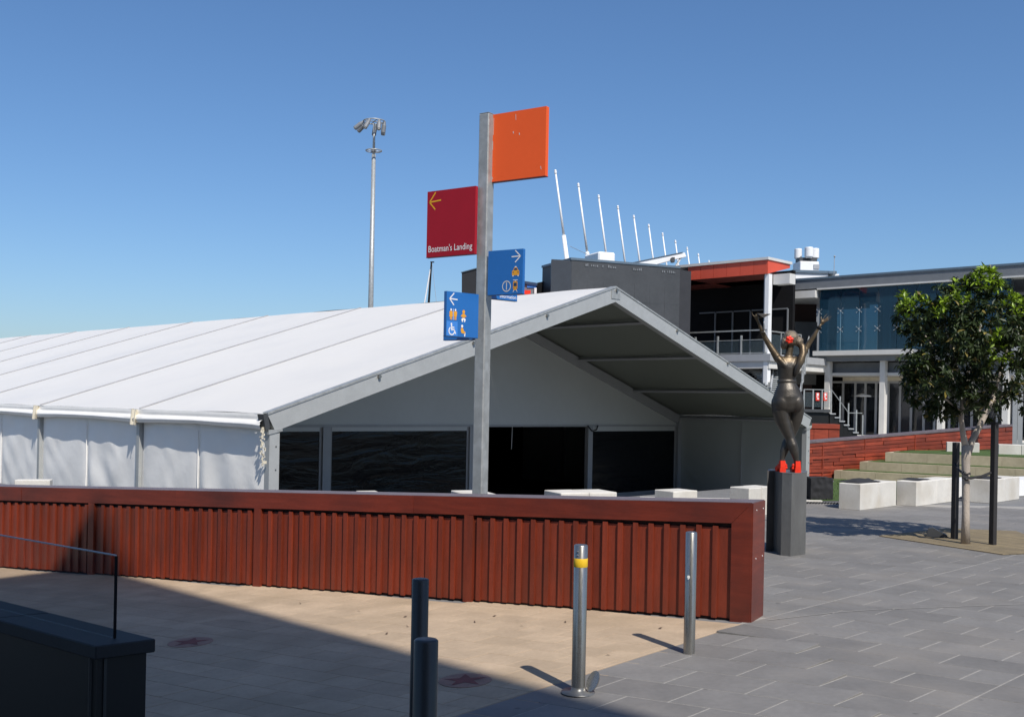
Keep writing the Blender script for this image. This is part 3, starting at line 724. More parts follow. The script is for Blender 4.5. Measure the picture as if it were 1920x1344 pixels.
# orange
t, f_, w, zt_, zb_ = sign(919, 13.0, 1023, 12.56, 216, 342, 13.0, (M['orange'], M['redback']), .065, 'plain orange square panel at the top')
fl = Flat(f_, w, zt_, zb_, .0012)
for a_, b_, q_ in (((.06,.06),(.055,.30),.007), ((.05,.40),(.05,.52),.006), ((.46,.05),(.465,.13),.007), ((.42,.30),(.425,.32),.012), ((.53,.335),(.535,.355),.012), ((.92,.86),(.93,.90),.009), ((.05,.93),(.06,.96),.008)): fl.line(a_, b_, q_)
printed('scratch', fl, M['offwhite'], t)
# crimson
t, f_, w, zt_, zb_ = sign(800.5, 13.33, 890.5, 12.9, 360, 483, 13.33, (M['red'], M['redback']), .05, "crimson panel with yellow arrow and the words Boatman's Landing")
fl = Flat(f_, w, zt_, zb_)
for a_, b_ in (((.05,.165),(.17,.03)), ((.05,.165),(.165,.275)), ((.05,.165),(.28,.15))): fl.line(a_, b_, .022)
printed('arrow', fl, M['arrowy'], t)
vs, fs = text_mesh("Boatman's Landing", 1.0); xs = [v.x for v in vs]; wtx = max(xs)-min(xs)
sc_ = w*.91/wtx; mb = MB(); mb.add([f_.p(.045*w + (v.x-min(xs))*sc_, zb_ + .075*(zt_-zb_) + v.y*sc_*1.22, .002) for v in vs], fs); part('lettering', mb, M['txt'], t)
# blue, right
t, f_, w, zt_, zb_ = sign(915, 12.87, 980, 12.6, 471, 553.5, 12.87, (M['blue'], M['navy']), .05, 'blue panel with arrow, car, information and tram symbols')
fl = Flat(f_, w, zt_, zb_)
for a_, b_ in (((.93,.16),(.79,.035)), ((.93,.16),(.79,.285)), ((.93,.16),(.69,.165))): fl.line(a_, b_, .024)
printed('arrow', fl, M['txt'], t)
fl = Flat(f_, w, zt_, zb_)                                       # car seen from the front
fl.poly([(.70,.585),(.70,.49),(.735,.465),(.755,.42),(.80,.405),(.85,.42),(.87,.465),(.905,.49),(.905,.585)], 0); fl.o = .003
fl.poly([(.75,.468),(.77,.43),(.80,.42),(.835,.43),(.855,.468)], 1); fl.disc(.735,.515,.014,1); fl.disc(.87,.515,.014,1)
fl.poly([(.715,.585),(.745,.585),(.745,.61),(.715,.61)], 2); fl.poly([(.86,.585),(.89,.585),(.89,.61),(.86,.61)], 2); fl.poly([(.775,.385),(.83,.385),(.83,.405),(.775,.405)], 2)
printed('pictogram', fl, [M['amber'], M['navy'], M['txt']], t)
fl = Flat(f_, w, zt_, zb_); fl.arc(.548,.82,.115,.022); fl.line((.548,.77),(.548,.89),.024); fl.disc(.548,.745,.014); printed('pictogram', fl, M['offwhite'], t)
fl = Flat(f_, w, zt_, zb_)                                       # tram
fl.poly([(.735,.73),(.765,.715),(.83,.715),(.86,.73),(.86,.88),(.83,.915),(.765,.915),(.735,.88)], 0); fl.o = .003
fl.poly([(.752,.75),(.843,.75),(.843,.83),(.752,.83)], 1); fl.disc(.765,.865,.012,1); fl.disc(.83,.865,.012,1); fl.line((.80,.695),(.80,.715),.014,2); fl.line((.74,.69),(.86,.69),.013,2)
fl.line((.765,.915),(.74,.95),.014,2); fl.line((.83,.915),(.855,.95),.014,2); printed('pictogram', fl, [M['amber'], M['navy'], M['txt']], t)
# blue, left
t, f_, w, zt_, zb_ = sign(837, 12.5, 897, 12.83, 545.5, 629.5, 12.5, (M['blue'], M['navy']), .05, 'blue panel with arrow, toilet, baby, wheelchair and seated figure symbols')
fl = Flat(f_, w, zt_, zb_)
for a_, b_ in (((.09,.16),(.215,.04)), ((.09,.16),(.215,.29)), ((.09,.16),(.32,.17))): fl.line(a_, b_, .026)
printed('arrow', fl, M['txt'], t)
fl = Flat(f_, w, zt_, zb_)
for cx, sk in ((.14,1),(.275,0)):
    fl.disc(cx,.405,.024,1); fl.poly([(cx-.05,.45),(cx-.02,.43),(cx+.02,.43),(cx+.05,.45),(cx+.045,.53),(cx+(.06 if sk else .03),.56),(cx-(.06 if sk else .03),.56),(cx-.045,.53)], 0)
    fl.poly([(cx-.03,.56),(cx-.004,.56),(cx-.004,.63),(cx-.03,.63)], 0); fl.poly([(cx+.004,.56),(cx+.03,.56),(cx+.03,.63),(cx+.004,.63)], 0)
fl.line((.208,.39),(.208,.63),.010,1); printed('pictogram', fl, [M['amber'], M['txt']], t)
fl = Flat(f_, w, zt_, zb_); fl.disc(.53,.43,.042); fl.poly([(.44,.53),(.50,.475),(.56,.475),(.62,.53),(.59,.55),(.565,.53),(.565,.57),(.495,.57),(.495,.53),(.465,.55)], 0)
fl.poly([(.495,.575),(.565,.575),(.60,.60),(.575,.66),(.545,.66),(.55,.62),(.53,.605),(.51,.62),(.515,.66),(.485,.66),(.46,.60)], 1); printed('pictogram', fl, [M['amber'], M['txt']], t)
fl = Flat(f_, w, zt_, zb_, .0012); fl.poly([(.012,.665),(.35,.665),(.35,.988),(.012,.988)]); printed('sticker', fl, M['bluelt'], t)
fl = Flat(f_, w, zt_, zb_, .003); fl.disc(.155,.725,.024); fl.line((.16,.76),(.165,.85),.036); fl.line((.165,.80),(.235,.80),.024); fl.line((.165,.85),(.245,.85),.030); fl.line((.245,.85),(.285,.93),.028)
fl.arc(.17,.88,.085,.026, .15, 4.2); printed('pictogram', fl, M['txt'], t)
fl = Flat(f_, w, zt_, zb_); fl.disc(.49,.755,.032,1); fl.poly([(.455,.80),(.50,.79),(.53,.82),(.545,.865),(.59,.875),(.60,.92),(.56,.925),(.47,.91),(.45,.86)], 0); fl.line((.585,.91),(.575,.97),.03,1); printed('pictogram', fl, [M['amber'], M['txt']], t)
# two more blue panels turned away behind
t, f_, w, zt_, zb_ = sign(832, 13.3, 888, 13.06, 558.5, 637.5, 13.3, (M['blue'], M['navy']), .05, 'blue panel turned away, half hidden behind the toilet sign')
t, f_, w, zt_, zb_ = sign(921, 13.08, 970.5, 13.36, 473, 559.5, 13.08, (M['blue'], M['navy']), .05, 'blue panel turned away, its lower edge and white lettering showing')
vs, fs = text_mesh("Information", 1.0); xs = [v.x for v in vs]; sc_ = w*.62/(max(xs)-min(xs))
part('lettering', MB().add([f_.p(w*.34+(v.x-min(xs))*sc_, zb_+.022+v.y*sc_*1.1, .002) for v in vs], fs), M['txt'], t)
for z_, an in ((P(905,345,13).z,.4),(P(905,560,13).z,.4),(P(905,640,13).z,.4),(P(905,478,13).z,.4)):
    part('bracket', MB().box((SP.x, SP.y, z_), (.15,.03,.05), an), M['greypaint'], sp)

# ================================================================== PLINTH AND STATUE
p1, p2, p3, p4, p5 = G(1436,1034), G(1449,1033), G(1463.8,1041.6), G(1482,1043.5), G(1510,1039.6)
ZP = P(1475, 888, 15.0).z
off = Vector((.12,.42,0)); poly = [p1, p2, p3, p4, p5, p5+off, p1+off+Vector((.02,.05,0))]
plz = thing('plinth', p3, 'tall folded brushed steel plinth at the end of the timber wall', 'plinth')
part('shell', MB().prism([tuple(q.xy) for q in poly], 0, ZP), M['steeldull'], plz)
part('top_plate', MB().prism([tuple((q + (q - (p1+p5)/2)*.006).xy) for q in poly], ZP+.0005, ZP+.012), M['steeldull'], plz)
SD = 15.20; SPX = 1960/SD; SO = P(1480, 888, SD); SO.z = ZP+.012
st = thing('statue', SO, 'dark bronze statue of a curvy woman seen from behind, arms raised, in red shoes', 'statue')
def S(u, v, y=0):
    z = (888-v)/SPX; return SO + Vector(((u-1480)/SPX - z*.0195, y, z))
def limb(mb, pts):                                               # (u, v, y, r)
    P_ = [S(*p[:3]) for p in pts]; R_ = [p[3] for p in pts]; mb.tube(P_, R_, 14)
    mb.ball(P_[0], R_[0]); mb.ball(P_[-1], R_[-1])
    return mb
bd_ = MB()
tor = [(1478,671,.01,.08,.06),(1478,676,.01,.150,.085),(1477.5,684,0,.165,.10),(1477,693,0,.150,.115),(1476,705,.0,.132,.105),(1475,716,-.0,.122,.09),(1475,724,-.01,.135,.10),(1475.5,734,-.02,.175,.13),(1476.5,746,-.02,.216,.155),(1477,757,-.015,.226,.16),(1478,768,0,.205,.145),(1479,776,0,.13,.10)]
bd_.tube([S(u,v,y) for u,v,y,_,_ in tor], [1]*len(tor), 24, squash=[(a,b) for *_,a,b in tor])
for u in (1464.5, 1490.5): bd_.ball(S(u, 758, -.064), (.112,.110,.135), 18, 12)
for u in (1469, 1487): bd_.ball(S(u, 690, .085), .07, 14, 10)
limb(bd_, [(1461.5,758,.0,.122),(1463.5,774,.0,.124),(1468,792,0,.110),(1475,810,-.01,.088),(1481,825,-.02,.069),(1485,838,-.045,.074),(1488,850,-.05,.064),(1491,862,-.04,.043),(1493,872,-.03,.034)])
limb(bd_, [(1493,758,.02,.116),(1494,774,.02,.112),(1493,790,.04,.096),(1489,808,.07,.074),(1484,822,.08,.066),(1477,836,.07,.070),(1472,850,.06,.058),(1468.5,862,.05,.039),(1467,871,.04,.033)])
limb(bd_, [(1466,680,.0,.07),(1458,675,.0,.062),(1450,662,.01,.050),(1442,648,.03,.043),(1436,638,.03,.039),(1429,624,.01,.033),(1423,611,0,.023),(1420,604,0,.022)])
limb(bd_, [(1489,680,.0,.07),(1498,676,.0,.062),(1506,667,.01,.050),(1513,654,.03,.043),(1518,645,.03,.039),(1527,631,.01,.033),(1534,618,0,.023),(1538,612,0,.022)])
limb(bd_, [(1478,674,.01,.062),(1480,662,.015,.055),(1482,652,.02,.055)])
bd_.ball(S(1482.5,640,.03), (.088,.105,.115), 18, 12)
bd_.ball(S(1482.5,643,.125), .018, 8, 6)
limb(bd_, [(1458,676,-.045,.045),(1470,690,-.075,.045)]); limb(bd_, [(1497,676,-.045,.045),(1486,690,-.075,.045)])
for (c_, wr) in (((1418.5,599), (1420,604)), ((1542,606), (1538,612))):     # palms
    bd_.ball(S(c_[0], c_[1], 0), (.036,.020,.042), 12, 8)
def finger(pts, r=.0105): 
    limb(bd_, [(u,v,y,r*(1-.12*i)) for i,(u,v,y) in enumerate(pts)])
finger([(1543,604,0),(1549,598,0),(1554,594.5,.01),(1558,590.5,.01)]); finger([(1544,605,-.01),(1550,601,-.02),(1555,597,-.02),(1559,594.5,-.02)])
finger([(1543,607,-.02),(1549,604,-.04),(1553,601.5,-.045),(1556,600,-.05)]); finger([(1541,603,.01),(1546,597,.03),(1550,592.5,.04),(1553,589.5,.04)]); finger([(1540,605,.01),(1540,599,.03),(1542,594.5,.04)], .012)
finger([(1417,598,0),(1416,593.5,-.01),(1420,591.5,-.03),(1424,593,-.05)]); finger([(1418,599,-.01),(1418,596,-.04),(1422,595,-.06),(1427,596.5,-.05)])
finger([(1415,599,0),(1411.5,595,0),(1410,591,.01),(1411,588.5,.01)]); finger([(1419,601,-.01),(1420,600,-.05),(1425,600,-.06),(1428,600.5,-.04)]); finger([(1420,601,.02),(1424,600,.04),(1428,598.5,.03)], .012)
tmp = bpy.data.objects.new('tmp', bd_.mesh('tmp', M['bronze'], off=SO)); C.objects.link(tmp)
rm = tmp.modifiers.new('r', 'REMESH'); rm.mode = 'VOXEL'; rm.voxel_size = .0085; sm = tmp.modifiers.new('s', 'SMOOTH'); sm.iterations = 12; sm.factor = .6
dg = bpy.context.evaluated_depsgraph_get(); dg.update()
me = bpy.data.meshes.new_from_object(tmp.evaluated_get(dg)); me.name = 'body'; me.shade_smooth(); bpy.data.objects.remove(tmp)
if not me.materials: me.materials.append(M['bronze'])
o = bpy.data.objects.new('body', me); C.objects.link(o); o.parent = st; WL['body'] = SO
hr = MB(); hr.ball(S(1482.5,637.5,.01), (.120,.118,.118), 28, 20); hr.ball(S(1496,643,-.01), (.07,.08,.075), 18, 12); hr.ball(S(1470,647,.0), (.05,.09,.09), 14, 10)
for v in hr.v:
    q = (v-SO)*22; v += (v-S(1482.5,637.5,.01)).normalized()*noise.noise(q)*.014
part('hair', hr, M['hair'], st, smooth=True)
hp = MB().tube([S(1497,645,-.02),S(1503,654,-.05),S(1502,667,-.09),S(1497,680,-.125),S(1491,693,-.125),S(1487.5,704,-.11),S(1486,710,-.10)], [.05,.052,.05,.052,.046,.03,.010], 14)
for v in hp.v: v += Vector((1,0,0))*noise.noise((v-SO)*18)*.010
part('ponytail', hp, M['bronze'], st, smooth=True)
fw = MB(); c_ = S(1476,641,-.125)
for k in range(6):
    a_ = k*math.pi/3+.3; fw.ball(c_ + Vector((.032*math.cos(a_), -.008*math.sin(3*a_), .032*math.sin(a_))), (.024,.014,.028), 10, 6, rot=Matrix.Rotation(-a_+math.pi/2, 3, 'Y'))
fw.ball(c_ + Vector((0,-.012,0)), (.02,.016,.02), 8, 6); part('flower', fw, M['redpaint'], st, smooth=True)
bl = MB(); 
bl.tube([S(1475,714,-.0),S(1475,715.5,-.0),S(1475,720,-.005),S(1475,721.5,-.005)], [1,1,1,1], 28, squash=[(.124,.092),(.134,.102),(.139,.106),(.132,.10)]); part('belt', bl, M['bronze'], st, smooth=True)
w_ = (S(1538,612)-S(1532,622)).normalized(); c_ = S(1535,617)
part('bracelet', MB().tube([c_-w_*.02, c_-w_*.01, c_+w_*.01, c_+w_*.02], [.028,.036,.036,.028], 14), M['black'], st, smooth=True)
gl = MB(); c_ = S(1431,594,-.04)
gl.lathe(c_, [(.002,-.05),(.03,-.03),(.092,0),(.095,.004),(.088,.004),(.028,-.022)], 20); gl.tube([c_+Vector((0,0,-.045)), c_+Vector((.01,0,-.25))], .008, 8); gl.lathe(c_+Vector((.01,0,-.255)), [(.0,.006),(.04,.004),(.04,0),(0,0)], 14)
part('cocktail_glass', gl, M['bronzeg'], st, smooth=True)
for (u, y) in ((1493.5,-.03),(1467.5,.04)):
    c_ = S(u, 888, y); prof = [(-.05,0),(-.02,0),(.0,.055),(.10,.03),(.13,0),(.20,0),(.235,.02),(.235,.05),(.16,.075),(.06,.12),(.035,.165),(-.045,.165),(-.052,.08)]
    mb = MB(); n_ = len(prof); hw = .039
    mb.add([c_+Vector((-hw*(1.15 if z<.08 else .9),yy,z)) for yy,z in prof]+[c_+Vector((hw*(1.15 if z<.08 else .9),yy,z)) for yy,z in prof], [tuple(range(n_)), tuple(range(2*n_-1,n_-1,-1))]+[(i,i+n_,(i+1)%n_+n_,(i+1)%n_) for i in range(n_)])
    sh = part('shoe', mb, M['redpaint'], st)
    part('bow', MB().ball(c_+Vector((.05 if u<1480 else -.05,-.0,.10)), (.03,.02,.03), 8, 6).ball(c_+Vector((.06 if u<1480 else -.06,-.0,.06)), (.022,.02,.022), 8, 6), M['redpaint'], sh)

# ================================================================== LAWN, DRAIN, CONCRETE BLOCK SEATS
lawn = [(6.95,24.25),(7.2,24.25),(8.9,24.7),(12.5,27.0),(20,30.5),(26,38),(24,52),(12.5,45),(9.7,31.3)]
part('lawn', MB().add([(x,y,.012) for x,y in lawn], [tuple(range(9))]), M['grass'], kind='structure')
bl_ = MB()
for i in range(9000):                                            # short blades on the strip in view
    x = random.uniform(6.9, 20); y = random.uniform(24.3, 33)
    if y < 24.3 + max(0, x-7)*.42 or x < 7.0 + (y-24.25)*.40: continue
    h_ = random.uniform(.02,.045); a_ = random.random()*6.28; dx, dy = .012*math.cos(a_), .012*math.sin(a_)
    bl_.add([(x-dx,y-dy,.012),(x+dx,y+dy,.012),(x+dy*1.2,y-dx*1.2,.012+h_)], [(0,1,2)])
part('grass', bl_, M['grass'], kind='stuff', label='short green lawn blades beside the concrete blocks', cat='grass')
part('lawn_edging', MB().prism([(3,24.10),(7.2,24.10),(7.2,24.24),(3,24.24)], 0, .03), M['concrete'], kind='structure')
dr = thing('drain_grate', (6.2, 23.9, .004), 'dark slotted drain grate along the lawn edge', 'drain grate')
sl_ = MB()
for i in range(64):
    x = 4.6 + i*.042*1.6
    if x > 8.6: break
    for yy in (23.55, 23.72, 23.89): sl_.box((x, yy+(.0), .0125), (.034,.10,.006))
part('slots', sl_, M['black'], dr, kind='stuff')

def seat(c, th_, right, left, h, n, label, lit=True, z=0, gap=.006):
    c = Vector((c.x, c.y, z)); f = Vector((math.cos(th_), math.sin(th_), 0)); g_ = Vector((-math.sin(th_), math.cos(th_), 0))
    t = thing('concrete_seat', c, label, 'concrete seat', 'pale cast concrete block seats')
    for i in range(n):
        a_, b_ = right*i/n + (gap/2 if i else 0), right*(i+1)/n - (gap/2 if i < n-1 else 0)
        q = [c+f*a_, c+f*b_, c+f*b_+g_*left, c+f*a_+g_*left]; dz = random.uniform(-.004,.004)
        mb = MB().box8([Vector((p_.x,p_.y,z)) for p_ in q]+[Vector((p_.x,p_.y,z+h+dz)) for p_ in q]); part('concrete_block', mb, M['concrete'], t, bev=.012)
    return t, f, g_, c
def seat_px(ub, vb, ul, ur, deg, h, n, label, z=0, base=None):
    c = base or G(ub, vb, z); th_ = math.radians(deg)
    f = Frame(c, (math.cos(th_), math.sin(th_))); g_ = Frame(c, (-math.sin(th_), math.cos(th_)))
    return seat(c, th_, abs(f.s(ur, vb)), abs(g_.s(ul, vb)), h, n, label, z=z)
def crumple(name, c, f, g_, L, W_, h, label, amp=.05):
    def fn(a, b):
        q = Vector((c.x,c.y,0)) + f*(L*(a-.0)) + g_*(W_*(b-.0)); e = min(a,1-a,b,1-b)*4
        q += (f*noise.noise(Vector((a*3,b*3,c.x)))+g_*noise.noise(Vector((a*3,b*3,c.y))))*.08
        q.z = h + .012 + amp*max(0, .35+noise.noise(Vector((a*2.5+c.x, b*2.5, 3))))*min(1,e); return q
    return setp(part(name, orient(MB().grid(fn, 22, 16), (0,0,1)), M['fabricblk'], smooth=True, origin=(c.x,c.y,h)), label, 'cloth', 'black cloths lying on the concrete seats')
s1 = seat_px(1613, 957, 1572, 1680, 46, .56, 2, 'two-block concrete seat on the lawn edge under a rumpled black cloth, nearest the statue')
crumple('cloth', s1[3]+s1[1]*.15+s1[2]*.08, s1[1], s1[2], .95, .55, .56, 'rumpled black cloth on the concrete seat nearest the statue', .12)
s2 = seat_px(1718, 949.7, 1680, 1790, 46, .56, 2, 'two-block concrete seat directly left of the staked tree')
crumple('cloth', s2[3]+s2[1]*.3+s2[2]*.10, s2[1], s2[2], .8, .5, .56, 'flat black cloth on the concrete seat left of the tree', .015)
s3 = seat_px(1857, 944, 1812, 1911, 46, .56, 2, 'two-block concrete seat behind the right tree stake')
crumple('cloth', s3[3]+s3[1]*.1+s3[2]*.1, s3[1], s3[2], .9, .5, .56, 'black cloth on the concrete seat behind the right stake', .06)
def topbase(u, v, h=.56):
    D = (EYE-h)*F/(v-(CV+math.tan(ROLL)*(u-CU))); q = P(u, v, D); q.z = 0; return q
seat_px(0, 930, 1368, 1452, 40, .56, 2, 'concrete seat partly hidden by the steel plinth', base=topbase(1405, 915))
seat_px(0, 930, 1227, 1308, 36, .56, 1, 'single concrete cube seat seen over the wall in front of the marquee right side', base=topbase(1263, 921))
seat_px(0, 930, 1020, 1157, 24, .56, 2, 'long two-block concrete seat seen over the wall right of the signpost', base=topbase(1052, 924))
seat_px(0, 930, 845, 931, 20, .56, 1, 'concrete seat top showing over the wall behind the signpost', base=topbase(872, 926.5))
seat_px(0, 930, 667, 722, 20, .56, 1, 'sliver of concrete seat top showing over the wall by the dark windows', base=topbase(684, 926.5))
seat_px(0, 930, 20, 93, 14, .56, 1, 'concrete seat in front of the white marquee side wall, far left', base=topbase(27, 900))
lp = P(1780, 925, 25.9)
setp(part('platform', MB().box8([Vector((x,y,z)) for z in (.02,.44) for x,y in ((10.55,25.6),(14.5,27.4),(14.1,28.3),(10.2,26.5))]), M['white'], origin=(12,27,0)), 'low white platform behind the concrete seats', 'platform')
q = G(1519, 937); bx = thing('draped_box', (q.x+.26, q.y+.26, 0), 'black fabric covered box on the lawn beside the plinth', 'box')
part('cover', orient(MB().grid(lambda a, c: Vector((q.x+.01+.52*a+.02*math.sin(a*9)*(1-c), q.y-.0+.02*noise.noise(Vector((a*6,c*5,1))), .02+.52*c-.02*(abs(a-.5)*2)**6*(c>.9))), 24, 16), (0,-1,0)), M['fabricblk'], bx, smooth=True)
part('box', MB().box((q.x+.275, q.y+.30, .265), (.52,.54,.51)), M['fabricblk'], bx, bev=.02)

# tree surround
tp_ = [G(1648,1006), G(1880,1041), G(2010,1035), G(1905,997), G(1775,992)]
tr_s = thing('tree_surround', (G(1810,1020).x, G(1810,1020).y, 0), kind='structure')
part('base', MB().add([(q.x,q.y,.0105) for q in tp_], [tuple(range(5))]), M['tangrout'], tr_s)
import itertools
ea = (tp_[1]-tp_[0]).normalized(); eb = Vector((-ea.y, ea.x, 0))
def clip(poly, a, b, c):                                         # keep a*x+b*y<=c
    out = []
    for i in range(len(poly)):
        p_, q_ = poly[i], poly[(i+1) % len(poly)]; dp, dq = a*p_[0]+b*p_[1]-c, a*q_[0]+b*q_[1]-c
        if dp <= 0: out.append(p_)
        if dp*dq < 0: t_ = dp/(dp-dq); out.append((p_[0]+(q_[0]-p_[0])*t_, p_[1]+(q_[1]-p_[1])*t_))
    return out
for i in range(-4, 30):
    w_ = .14
    lo = eb.dot(tp_[0]) + i*w_ + .005; hi = lo + w_ - .012
    pg_ = [(q.x, q.y) for q in tp_]; pg_ = clip(pg_, -eb.x, -eb.y, -lo); pg_ = clip(pg_, eb.x, eb.y, hi) if pg_ else []
    if len(pg_) > 2: part('slat', MB().prism(pg_, .011, .02), M['decktan'], tr_s)

# ================================================================== TERRACES AND CLADDING WALL
FWB = Frame(G(1516, 898.5), (math.cos(math.radians(31.7)), math.sin(math.radians(31.7))))
sA = 0; 
def wbtop(s): return 1.10 + .056*s
sEnd = FWB.s(1902)
cw = thing('cladding_wall', FWB.p(sEnd/2, 0, -.2), 'wall of staggered orange red timber boards behind the grass terraces', 'wall')
part('backing', MB().fprism(FWB, [(-.6,-.05),(sEnd,-.05),(sEnd,wbtop(sEnd)-.02),(-.6,wbtop(-.6)-.02)], -.4, -.03), M['timberback'], cw)
part('cap', MB().fprism(FWB, [(-.6,wbtop(-.6)-.0),(sEnd+.05,wbtop(sEnd+.05)),(sEnd+.05,wbtop(sEnd+.05)+.06),(-.6,wbtop(-.6)+.06)], -.45, .03), M['timbertop'], cw)
NR = 11
for r_ in range(NR):
    s = -.6 - random.random()*.6
    while s < sEnd:
        L_ = random.choice((.9, 1.2, 1.8, 2.2)); a_, b_ = max(s, -.6)+.004, min(s+L_, sEnd)-.004
        if b_ - a_ > .1:
            z = lambda q, f: (wbtop(q)-.01)*f
            f0, f1 = r_/NR+.004, (r_+1)/NR-.006; o_ = random.choice((0, .012, .03))
            part('board', MB().fprism(FWB, [(a_,z(a_,f0)),(b_,z(b_,f0)),(b_,z(b_,f1)),(a_,z(a_,f1))], -.03, o_), M['board'], cw)
        s += L_
for u in (1543, 1622, 1716):
    s = FWB.s(u); part('joint_strip', MB().fprism(FWB, [(s,.0),(s+.03,.0),(s+.03,wbtop(s)-.01),(s,wbtop(s)-.01)], .0, .034), M['board'], cw)
te = thing('grass_terraces', (12.5, 31, 0), 'three curved concrete terrace steps with grass treads below the cladding wall', 'terrace')
for i, (u, v, z0, z1) in enumerate(((1576, 898.5, 0, .27), (1624, 882.5, .27, .545), (1672, 866, .545, .84))):
    D0 = (EYE-z0)*F/(v-(CV+math.tan(ROLL)*(u-CU))); A_ = P(u, v, D0); ft = Frame(A_, (math.cos(math.radians(-35)), math.sin(math.radians(-35))))
    se = ft.s(1990); s = 0; k = 0
    while s < se:
        b_ = min(s+1.05, se); part('riser_block', MB().fbox(ft, s+.003, b_-.003, z0-.02, z1, -.18, random.uniform(-.003,.003)), M['conc2'], te); s = b_
    part('grass_tread', MB().fbox(ft, .0, se, z0-.02, z1+.018, -2.6 if i < 2 else -6, -.185), M['grass'], te)
    part('end_block', MB().fbox(ft, -.2, -.003, z0-.02, z1, -1.5, 0), M['conc2'], te)
for (ul, ur, v, D0, lab) in ((1775, 1838, 848, 34.0, 'pale concrete block on the top terrace behind the tree stake'), (1872, 1960, 852.5, 32.6, 'long pale concrete block on the top terrace at the right edge')):
    A_ = P(ul, v, D0); ft = Frame(A_, (math.cos(math.radians(-20)), math.sin(math.radians(-20))))
    t = thing('terrace_block', (A_.x, A_.y, .845), lab, 'concrete block', 'concrete blocks on the top terrace')
    L_ = ft.s(ur)
    part('concrete_block', MB().fbox(ft, 0, L_*.5-.004, .84, 1.16, -.5, 0), M['concrete'], t, bev=.01); part('concrete_block', MB().fbox(ft, L_*.5+.004, L_, .84, 1.155, -.5, 0), M['concrete'], t, bev=.01)

# ================================================================== BLACK SCREEN BUILDING
KB = P(1072, 487, 44.4); FB = Frame(KB, Vector((1, .42, 0)))
bb = thing('screen_building', (3.5, 47, 0), 'big dark grey slab sided box building behind the marquee ridge', 'building')
zT = lambda u, v: FB.z(u, v)
sR = FB.s(1270); zt1 = FB.z(1072, 487.5); zt2 = FB.z(1270, 503)
part('front_wall', MB().fprism(FB, [(0,0),(sR,0),(sR,zt2),(0,zt1)], -3, 0), M['darkgrey'], bb)
for i in range(7):
    for j in range(5):
        a_, b_ = sR*i/7+.004, sR*(i+1)/7-.004
        z_0, z_1 = 4.2+j*.82, 4.2+(j+1)*.82-.008
        if z_1 < min(zt1, zt2): part('cladding_panel', MB().fbox(FB, a_, b_, z_0, z_1, 0, random.uniform(.004,.009)), M['darkgrey'], bb)
part('coping', MB().fprism(FB, [(-.05,zt1+.001),(sR,zt2+.001),(sR,zt2+.1),(-.05,zt1+.1)], -3, .03), M['bluegrey'], bb)
FB2 = Frame(KB, Vector((-1, -.02, 0)), (-.02,-1)); sL = FB2.s(1028.5)
part('side_wall', MB().fprism(FB2, [(.003,0),(sL,0),(sL,FB2.z(1028,486)),(.003,zt1-.01)], -3.0, -.005), mk('darker grey cladding', (.035,.042,.052), .45), bb)
FB3 = Frame(FB.p(sR+.02, 0, -.25), FB.d, FB.n)
part('right_wall', MB().fprism(FB3, [(0,0),(FB3.s(1291),0),(FB3.s(1291),zt2-.05),(0,zt2-.02)], -4, 0), mk('near black cladding', (.03,.03,.033), .5), bb)
mkb = MB()
for s_, n_ in ((1092,7),(1124,5),(1140,4),(1182,5),(1236,8)):
    a_ = FB.s(s_)
    for i in range(n_): 
        if random.random() < .8: mkb.fbox(FB, a_+i*.09, a_+i*.09+random.uniform(.03,.07), zt2-.12-.02*(s_>1170)-.1, zt2-.12+random.uniform(-.06,.02), .021, .027)
part('faded_marks', mkb, M['midgrey'], bb, kind='stuff')
a_ = FB.s(1129); part('roof_unit', MB().fbox(FB, a_, FB.s(1161), zt1-.2, FB.z(1145, 481)+.28, -2, -.6), M['white'], bb, bev=.06)
# lower dark parts left of it
bq = thing('dark_shed', (-.8, 48, 0), 'low black roofed shed between the sign and the screen building', 'building')
FS = Frame(P(985, 560, 47), (1, .02))
part('wall', MB().fprism(FS, [(FS.s(1003),0),(FS.s(1030),0),(FS.s(1030),FS.z(1028,529)),(FS.s(1015),FS.z(1015,527.5)),(FS.s(1003),FS.z(1003,530))], -2, 0), M['black'], bq)
kq = thing('kiosk', (0.9, 46, 0), 'small kiosk with blue roof edge, white corner and red base', 'kiosk')
FK = Frame(P(983, 560, 46), (1, .0))
part('roof', MB().fprism(FK, [(FK.s(950),FK.z(950,523)),(FK.s(1003),FK.z(1003,531)),(FK.s(1003),FK.z(1003,536)),(FK.s(950),FK.z(950,528))], -2, .1), M['navy'], kq)
part('wall', MB().fbox(FK, FK.s(950), FK.s(999), 0, FK.z(985,534), -2, 0), M['midgrey'], kq)
part('blue_band', MB().fbox(FK, FK.s(984), FK.s(1001), FK.z(990,539.5), FK.z(990,533), .0, .04), M['bluelt'], kq)
part('white_post', MB().fbox(FK, FK.s(997.5), FK.s(1002), 0, FK.z(1000,540), .0, .08), M['white'], kq)
part('red_counter', MB().fbox(FK, FK.s(960), FK.s(990), 0, FK.z(975,549.5), .1, 1.2), M['redpaint'], kq)
dk = thing('dark_tower_box', (-2.5, 52, 0), 'dark slab roofed block just left of the signpost over the marquee', 'building')
FD = Frame(P(862, 512, 52), (1, -.35)); 
part('wall', MB().fprism(FD, [(FD.s(866.5),0),(FD.s(905),0),(FD.s(905),FD.z(905,499.5)),(FD.s(861),FD.z(861,511.5))], -2, 0), M['rubber'], dk)
part('coping', MB().fprism(FD, [(FD.s(860),FD.z(860,512)),(FD.s(905),FD.z(905,499.7)),(FD.s(905),FD.z(905,498.2)),(FD.s(860),FD.z(860,510.4))], -2.1, .05), M['bluegrey'], dk)

